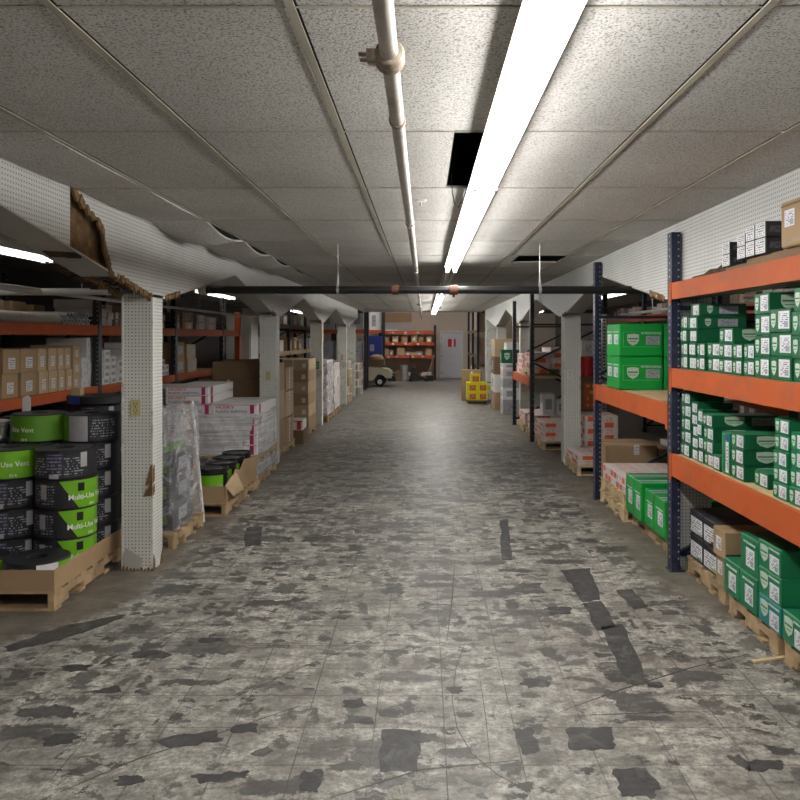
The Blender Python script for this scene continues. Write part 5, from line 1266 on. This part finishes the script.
for x in (-3.6, -1.62):
    for y in (31.0, 31.8): part('upright', MB().box(x-.05, x+.05, y-.04, y+.04, 0, 3.2), M_BLACKR, r9)
part('beam', MB().box(-3.55, -1.67, 30.98, 31.02, 1.9, 2.02), M_ORANGED, r9); part('beam', MB().box(-3.55, -1.67, 31.8, 31.84, 1.9, 2.02), M_ORANGED, r9)
part('shelf_deck', MB().box(-3.55, -1.67, 31.03, 31.8, 1.99, 2.012), M_PLY, r9)
for i in range(3): carton(-2.15-.55*i, -1.72-.55*i, 31.1, 31.6, 2.0125, 2.75, M_WBOX, 'tall white carton over the blue cabinet, %s from the shelving' % ORD[i], 'white cartons over the blue cabinet', [('label', '-y', .4, .5, .4, .6, P_GRY)])
rr = thing('pallet_rack', 'dark rack at the rear right beside the white door with rows of cartons', 'rack', (0, 0, 0), 0, 'rear room racks')
for y in (26.5, 29.3, 32.1):
    for x in (1.82, 2.7): part('upright', MB().box(x-.04, x+.04, y-.04, y+.04, 0, 3.4), M_BLACKR, rr)
for y in (26.54, 29.34):
    for z0, z1 in ((1.88, 1.98), (1.02, 1.12)):
        part('beam', MB().box(1.79, 1.83, y, y+2.72, z0, z1), M_CARDD, rr); part('beam', MB().box(2.68, 2.72, y, y+2.72, z0, z1), M_CARDD, rr); part('shelf_deck', MB().box(1.832, 2.678, y, y+2.72, z1-.03, z1-.01), M_PLY, rr)
for j, y in enumerate((26.7, 27.4, 28.1, 29.6, 30.4, 31.2)):
    for z, nm, h in ((1.972, 'upper', .75), (1.112, 'middle', .6), (.0, 'floor', .7)):
        carton(1.85, 2.4, y, y+.45, z, z+h-.05*(j % 3), (M_PINK, M_CARDL, M_GREY, M_CARD)[(j+int(z)) % 4], 'carton in the rear right rack, %s level, %s going away' % (nm, ORD[j]), 'cartons in the rear right rack', [('label', '-x', .5, .5, .4, .5, P_GRY)])
# yellow cartons on a dolly
o = thing('platform_dolly', 'low dark dolly under the yellow cartons at the far right of the aisle', 'dolly', (1.39, 20.75, 0)); part('platform', MB().box(-.28, .26, -.36, .36, .05, .085), M_CARDD, o)
for x in (-.2, .2):
    for y in (-.28, .28): part('caster', MB().lathe([(0, -.015), (.024, -.015), (.024, .015), (0, .015)], 12, c=(x, y, .025), axis='y').box(x-.008, x+.008, y-.008, y+.008, .045, .052), M_BLACKP, o)
YD = [('band', '-y', .55, .42, .62, .62, P_YEL), ('band', '-x', .5, .5, .5, .6, P_OR)]
for k in range(2):
    for i in range(2):
        for j in range(2):
            carton(1.12+.265*i, 1.12+.265*i+.26, 20.42+.33*j, 20.42+.33*j+.32, .0855+.228*k, .0855+.228*k+.226, M_YEL, 'yellow carton on the dolly, %s of the %s row, %s layer' % (('left', 'right')[i], ('front', 'back')[j], ('bottom', 'second')[k]), 'yellow cartons', YD, jit=.5)
carton(1.20, 1.46, 20.45, 20.75, .5425, .765, M_YEL, 'single yellow carton topping the pile on the dolly', 'yellow cartons', YD)
carton(1.02, 1.56, 21.3, 21.6, 0, .84, M_CARD, 'tan upright carton standing behind the yellow cartons', 'cartons behind the yellow pile', [('tape', '-y', .5, .5, .08, .9)])
tag(link('standing_pole', MB().tube([(1.83, 21.9, 0), (1.80, 21.95, 1.15)], .014, 8).mesh('pole', M_WHITEM)), 'white pole leaning by the yellow cartons', 'pole')
o = thing('hand_truck', 'small dark hand truck with a yellow tag beside the yellow cartons', 'hand truck', (1.74, 21.2, 0))
part('frame', MB().tube([(-.1, 0, .05), (-.1, .05, .5)], .012, 8).tube([(.1, 0, .05), (.1, .05, .5)], .012, 8).tube([(-.1, .05, .5), (.1, .05, .5)], .012, 8), M_BLACKP, o)
part('toe_plate', MB().box(-.13, .13, -.16, 0, .01, .03), M_BLACKP, o)
for x in (-.14, .14): part('wheel', MB().lathe([(0, x-.015), (.05, x-.015), (.05, x+.015), (0, x+.015)], 16, c=(0, .05, .05), axis='x'), M_TYRE, o)
part('yellow_tag', MB().box(-.05, .05, .02, .03, .3, .42), M_YEL, o)
# ------------------------------------------------------------------ camera, world, view
cam = bpy.data.cameras.new('camera'); co = bpy.data.objects.new('camera', cam); C.objects.link(co)
co.location = (0, 0, 1.70); co.rotation_euler = (PI/2, 0, 0)
cam.sensor_width = 36; cam.lens = 788/800*36; cam.shift_x = -.03; cam.shift_y = -.0775; cam.clip_end = 100
S.camera = co
w = bpy.data.worlds.new('world'); S.world = w; w.use_nodes = True
w.node_tree.nodes['Background'].inputs[0].default_value = (.5, .5, .5, 1); w.node_tree.nodes['Background'].inputs[1].default_value = .02
S.view_settings.view_transform = 'Standard'; S.view_settings.look = 'None'; S.view_settings.gamma = 1; S.view_settings.use_curve_mapping = False
S.view_settings.exposure = 0.25
